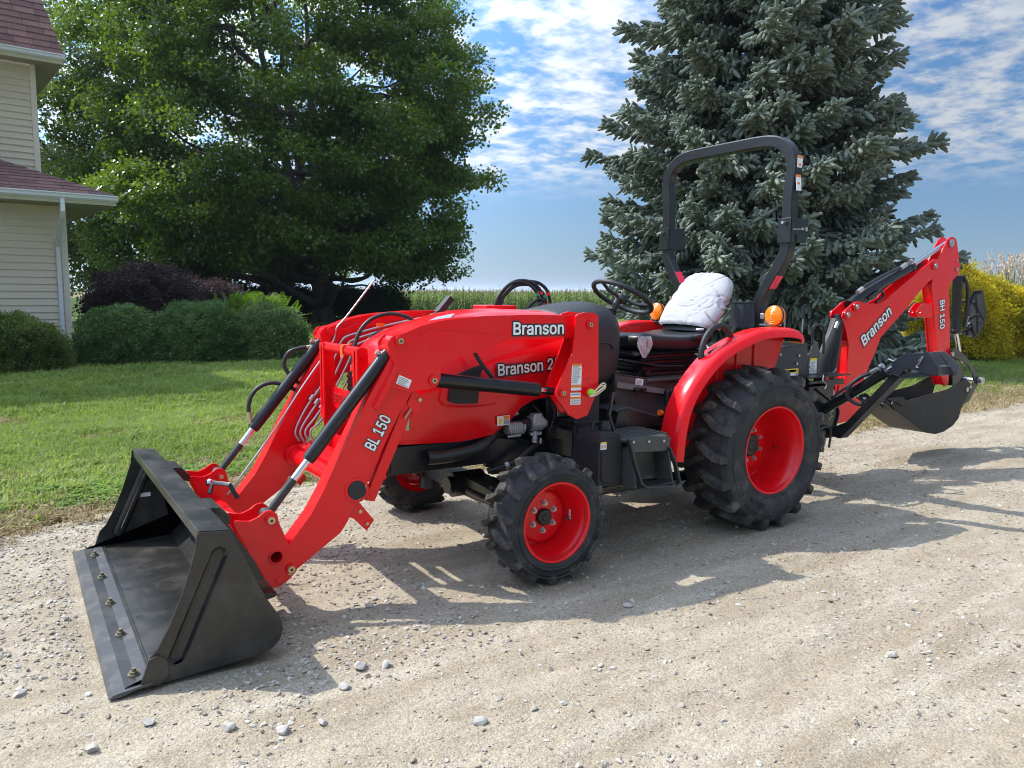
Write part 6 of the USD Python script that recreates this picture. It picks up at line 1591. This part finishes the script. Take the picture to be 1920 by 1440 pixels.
part("zip_tie", MB().tube(spline([(1.16, -.30, .84), (1.13, -.32, .80), (1.16, -.33, .77), (1.14, -.33, .74)], 5), .004, n=6), STEEL)
part("zip_tie", MB().tube([(1.45, -.15, .80), (1.52, -.16, .86)], .0035, n=6), STEEL)
part("valve_bank", MB().span((1.10, -.22, .66), (1.40, .2, .76), .006).cyl((1.26, -.22, .715), (1.26, -.24, .715), .03, n=18), BLACK)
part("valve_plate", MB().span((1.36, -.20, .665), (1.44, -.19, .755)), DGREY)
swing = MB()
swing.plate([(1.50, .36), (1.62, .36), (1.80, .44), (1.94, .44), (2.00, .54), (1.90, .60), (1.78, .62), (1.78, .76), (1.50, .76)], -.02, .02)
for s in (-1, 1):
    swing.plate([(1.60, .40), (1.84, .41), (2.01, .545), (1.90, .60), (1.78, .60), (1.74, .72), (1.62, .72)], s * .085 - .006, s * .085 + .006, r=.02)
swing.cyl((1.575, 0, .38), (1.575, 0, .78), .05, n=24)
part("swing_post", swing, RED)
BP = [(1.707, 1.255), (1.720, 1.294), (1.779, 1.328), (1.855, 1.370), (1.907, 1.381), (1.981, 1.368), (2.074, 1.360), (2.205, 1.362), (2.335, 1.407), (2.370, 1.435), (2.867, 1.691), (2.988, 1.748), (3.080, 1.752), (3.10, 1.70), (3.052, 1.60), (2.908, 1.542), (2.696, 1.391), (2.655, 1.350), (2.256, 1.079), (2.192, .958), (2.095, .806), (2.048, .720), (1.95, .66), (1.90, .50), (1.80, .46), (1.76, .52), (1.786, .614), (1.814, .787), (1.816, 1.036), (1.770, 1.144), (1.727, 1.225)]
bm = MB().plate(BP, -.056, -.046, r=.012).plate(BP, .046, .056, r=.012)
In = Polygon(BP).buffer(-.035)
Out = Polygon([(1.95, .55), (2.60, 1.50), (3.1, 1.75), (3.2, 1.6), (2.3, .9), (2.1, .6)])
bm.plate(Polygon(BP).buffer(-.02).difference(Polygon(BP).buffer(-.034)).intersection(Out.union(Polygon([(1.7, .5), (1.7, 1.1), (2.0, 1.0), (2.0, .5)]))), -.046, .046)
boom = part("backhoe_boom", bm, RED, label="backhoe boom with maker's lettering")
for (x, z, r) in ((2.99, 1.690, .026), (1.872, 1.336, .026), (1.757, 1.273, .026)):
    part("pin_boss", MB().cyl((x, -.056, z), (x, -.068, z), r * 1.35, n=24).cyl((x, .056, z), (x, .068, z), r * 1.35, n=24), RED, boom)
    part("pin", MB().cyl((x, -.066, z), (x, -.080, z), r * .78, n=20), STEEL, boom)
side_text("boom_lettering", "Branson", .088, 2.180, -.058, 1.180, math.radians(36), boom, pad=.12)
DP = [(3.075, 1.743), (3.148, 1.851), (3.204, 1.923), (3.245, 1.950), (3.295, 1.955), (3.345, 1.940), (3.372, 1.900), (3.394, 1.84), (3.454, 1.682), (3.440, 1.632), (3.323, 1.560), (3.286, 1.499), (3.345, 1.18), (3.400, .86), (3.40, .62), (3.33, .60), (3.26, .70), (3.165, .93), (3.02, 1.44), (2.995, 1.53), (3.03, 1.62)]
dm = MB().plate(DP, -.046, -.037, r=.014).plate(DP, .037, .046, r=.014)
dm.plate(Polygon(DP).buffer(-.012).difference(Polygon(DP).buffer(-.026)).intersection(sbox(2.9, .5, 3.6, 1.60)), -.037, .037)
for s in (-1, 1):
    dm.plate([(3.03, 1.36), (2.90, 1.365), (2.845, 1.33), (2.80, 1.285), (2.83, 1.245), (2.93, 1.235), (3.06, 1.235)], s * .034 - .006, s * .034 + .006, r=.012, holes=[disc(2.85, 1.29, .018)])
dip = part("dipper_arm", dm, RED, label="backhoe dipper arm with model lettering")
for (x, z, r) in ((3.262, 1.898, .036), (3.385, 1.668, .017), (3.372, 1.745, .008)):
    part("pin", MB().cyl((x, -.046, z), (x, -.060, z), r, n=28), STEEL, dip)
part("pin_boss", MB().cyl((3.262, -.046, 1.898), (3.262, -.052, 1.898), .048, n=28), RED, dip)
side_text("model_lettering", "BH 150", .075, 3.200, -.048, 1.262, math.radians(-82), dip, stretch=.72, pad=.10)
dc = part("dipper_cylinder", MB().tube([(1.875, 0, 1.345), (1.95, 0, 1.385), (2.08, 0, 1.44), (2.72, 0, 1.672)], .0445, n=28), BLACK, smooth=40)
part("gland", MB().tube([(2.70, 0, 1.665), (2.735, 0, 1.678)], .049, n=28), SATIN, dc)
part("rod", MB().tube([(2.72, 0, 1.672), (3.25, 0, 1.895)], .022, n=20), CHROME, dc)
part("port", MB().tube([(2.52, -.03, 1.655), (2.60, -.03, 1.692)], .020, n=10).tube([(1.92, -.04, 1.45), (1.98, -.04, 1.482)], .020, n=10).tube([(2.66, -.03, 1.71), (2.69, -.03, 1.72)], .024, n=8), STEEL, dc)
part("line", MB().tube(spline([(1.97, -.03, 1.475), (2.1, -.035, 1.53), (2.3, -.03, 1.60), (2.55, -.03, 1.67)], 5), .013, n=8).tube(spline([(2.05, -.05, 1.40), (2.2, -.06, 1.46), (2.25, -.06, 1.42), (2.15, -.06, 1.37)], 5), .012, n=8).tube(spline([(2.7, .02, 1.62), (2.82, 0, 1.66), (2.9, 0, 1.72)], 5), .014, n=8), HOSE, dc)
part("boom_cylinder", MB().tube([(1.755, 0, 1.27), (1.735, 0, 1.15), (1.66, 0, .62)], .042, n=24), BLACK, smooth=40)
part("swing_guard", MB().plate([(1.63, .60), (1.655, .60), (1.70, .80), (1.69, .82)], -.10, -.09), RED)
bcx = part("bucket_cylinder", MB().tube([(3.57, .03, 1.615), (3.605, .03, 1.10)], .042, n=26).tube([(3.60, .03, 1.12), (3.608, .03, 1.085)], .048, n=26), BLACK, smooth=40)
part("rod", MB().tube([(3.605, .03, 1.10), (3.72, .02, .80)], .0205, n=20), CHROME, bcx)
part("cylinder_hose", MB().tube(spline([(3.60, .0, 1.62), (3.66, -.02, 1.5), (3.68, -.02, 1.3), (3.66, -.02, 1.14)], 6), .017, n=10), HOSE, bcx)
part("port", MB().tube([(3.62, 0, 1.60), (3.66, -.01, 1.52)], .02, n=10).tube([(3.685, -.02, 1.24), (3.67, -.02, 1.14)], .018, n=10), STEEL, bcx)
hx_ = [(.037, 1.483), (-.038, 1.489), (-.085, 1.283), (-.080, 1.160), (-.020, 1.035), (.085, 1.039), (.093, 1.358)]
sg = MB().plate(hx_, 3.90, 3.906, axis="x").plate(Polygon(hx_).difference(Polygon(hx_).buffer(-.010)), 3.885, 3.90, axis="x")
for a_, b_ in (((-.0, 1.26), (-.082, 1.22)), ((.0, 1.26), (.03, 1.48)), ((0, 1.26), (-.02, 1.04)), ((0, 1.26), (.09, 1.2)), ((-.02, 1.20), (-.08, 1.17))):
    sg.tube([(3.895, a_[0], a_[1]), (3.895, b_[0], b_[1])], .006, n=5)
sgp = part("hexagonal_plate", sg, GREYBLK)
part("plate_bolt", MB().cyl((3.90, .03, 1.37), (3.875, .03, 1.37), .010, n=10).cyl((3.90, .05, 1.17), (3.875, .05, 1.17), .010, n=10), STEEL, sgp)
part("plate_bracket", MB().tube([(3.63, .04, 1.10), (3.74, .05, 1.08), (3.90, .04, 1.12)], .014, n=8).tube([(3.63, .04, 1.38), (3.90, .04, 1.37)], .012, n=8), BLACK, sgp)
# links and backhoe bucket
for s in (-1, 1):
    part("link", MB().plate([(3.36, .93), (3.42, .955), (3.60, .88), (3.76, .77), (3.885, .665), (3.915, .63), (3.88, .585), (3.83, .55), (3.74, .44), (3.66, .42), (3.60, .45), (3.68, .48), (3.76, .56), (3.80, .63), (3.77, .70), (3.66, .79), (3.50, .85), (3.38, .87)], s * .07 - .006, s * .07 + .006, r=.012), SATIN)
part("link_pin", MB().cyl((3.875, -.085, .628), (3.875, -.12, .628), .034, n=24).cyl((3.875, -.1, .628), (3.875, .1, .628), .024, n=20), STEEL)
part("link_pin", MB().cyl((3.36, -.075, .90), (3.36, -.09, .90), .02, n=18), STEEL)
part("link_pin", MB().cyl((3.50, -.10, .575), (3.50, -.172, .575), .022, n=20), STEEL)
part("link_bar", MB().span((3.66, -.06, .44), (3.74, .06, .62), .01).plate([(3.42, .78), (3.56, .80), (3.62, .72), (3.56, .62), (3.45, .60)], -.06, .06, r=.01), SATIN)
kk_ = .165
SP = [(2.505, .536), (3.174, .597), (3.34, .640), (3.47, .680), (3.56, .62), (3.52, .50), (3.42, .40), (3.395, .32), (3.30, .255), (3.148, .212), (3.008, .204), (2.867, .230), (2.740, .283), (2.373, .461), (2.30, .520), (2.33, .560), (2.430, .574)]
bhb = xf("backhoe_bucket", tractor, label="narrow black digging bucket hanging off the dipper")
hb = lambda n_, m_, mt_, sm=30: put(n_, m_, mt_, bhb, sm)
hb("side_plate", MB().plate(SP, -kk_, -kk_ + .010, r=.006), DARKIRON); hb("side_plate", MB().plate(SP, kk_ - .010, kk_, r=.006), DARKIRON)
bs = np.array([(2.30, .518), (2.373, .461), (2.740, .283), (2.867, .230), (3.008, .204), (3.148, .212), (3.30, .255), (3.39, .325), (3.42, .40), (3.47, .45)])
tt = np.gradient(bs, axis=0); tt /= np.linalg.norm(tt, axis=1, keepdims=True); bi = bs + np.stack([-tt[:, 1], tt[:, 0]], 1) * .010
ring = lambda y: [(x, y, z) for x, z in bs] + [(x, y, z) for x, z in bi[::-1]]
hb("shell", MB().loft([ring(-kk_ + .010), ring(kk_ - .010)]), DARKIRON)
for k in range(4):
    y = -.135 + k * .09
    hb("tooth", MB().box((2.31, y, .512), (.17, .040, .030), R=np.array([[.90, 0, .435], [0, 1, 0], [-.435, 0, .90]]) if False else np.array([[.88, 0, -.475], [0, 1, 0], [-.475, 0, -.88]]), ch=.006), DARKIRON)
hb("side_cutter", MB().plate([(2.195, .578), (2.43, .578), (2.505, .540), (2.44, .50), (2.36, .535), (2.28, .555)], -kk_ - .012, -kk_, r=.004), DARKIRON)
# stabilisers, folded up and outwards
def stab(s):
    X0 = 1.19
    o = MB().plate([(-.30, .37), (-.42, .40), (-.475, .395), (-.895, .885), (-.905, .94), (-.868, .94), (-.52, .525), (-.40, .46), (-.30, .46)], X0 - .045, X0 + .045, axis="x", r=.008)
    return o
def stab_head(s):
    X0 = 1.19
    o = MB()
    A = [(-.835, .97), (-.85, 1.00), (-.945, 1.054), (-1.00, 1.048), (-1.075, 1.066), (-1.148, .975), (-1.135, .925), (-1.10, .915), (-.93, .955), (-.89, .885), (-.84, .90)]
    return o.plate(A, X0 - .058, X0 - .048, axis="x", r=.004).plate(A, X0 + .048, X0 + .058, axis="x", r=.004).plate([(-.89, .90), (-1.12, .95), (-1.12, .915), (-.90, .875)], X0 - .048, X0 + .048, axis="x").plate([(-1.06, 1.06), (-1.11, 1.07), (-1.21, .985), (-1.205, .915), (-1.10, .92)], X0 + .075, X0 + .085, axis="x", r=.004).box((X0 + .02, -1.13, .945), (.15, .05, .06), ch=.004)
for s, f in ((1, lambda m: m), (-1, mirror_y)):
    BG = mat("dark_blue_grey_steel", (.032, .034, .039), .36, bev=.004) if s == 1 else BG
    sa = part("stabilizer_arm", f(stab(s)), BLACK, label="left stabilizer leg, raised" if s == 1 else "right stabilizer leg, raised")
    part("pad_plate", f(stab_head(s)), BG, sa)
    sc_ = part("stabilizer_cylinder", f(MB().tube([(1.18, -.30, .58), (1.18, -.43, .665), (1.18, -.775, .908)], .035, n=24).tube([(1.18, -.765, .90), (1.18, -.785, .915)], .041, n=24)), BLACK, label="left stabilizer cylinder" if s == 1 else "right stabilizer cylinder")
    part("rod", f(MB().tube([(1.18, -.77, .905), (1.18, -.86, .965)], .019, n=18)), CHROME, sc_)
    part("port", f(MB().tube([(1.15, -.68, .895), (1.15, -.73, .925)], .015, n=10).tube([(1.15, -.745, .94), (1.15, -.765, .95)], .020, n=8).tube([(1.14, -.42, .70), (1.14, -.46, .725)], .014, n=10)), STEEL, sc_)
    part("cylinder_hose", f(MB().tube(spline([(1.15, -.68, .892), (1.14, -.60, .85), (1.12, -.54, .78), (1.13, -.53, .70), (1.16, -.60, .66), (1.18, -.62, .70)], 6), .014, n=8).tube(spline([(1.15, -.66, .885), (1.14, -.5, .77), (1.13, -.4, .68)], 6), .010, n=8)), HOSE, sc_)
    part("spring_clip", f(MB().tube(spline([(1.13, -1.02, 1.0), (1.125, -1.05, 1.035), (1.125, -1.03, .99), (1.125, -1.01, .965), (1.125, -1.025, .96)], 5), .005, n=6).tube(spline([(1.12, -.80, .985), (1.11, -.83, 1.0), (1.11, -.86, .99), (1.11, -.88, 1.01)], 5), .005, n=6)), STEEL, sa)
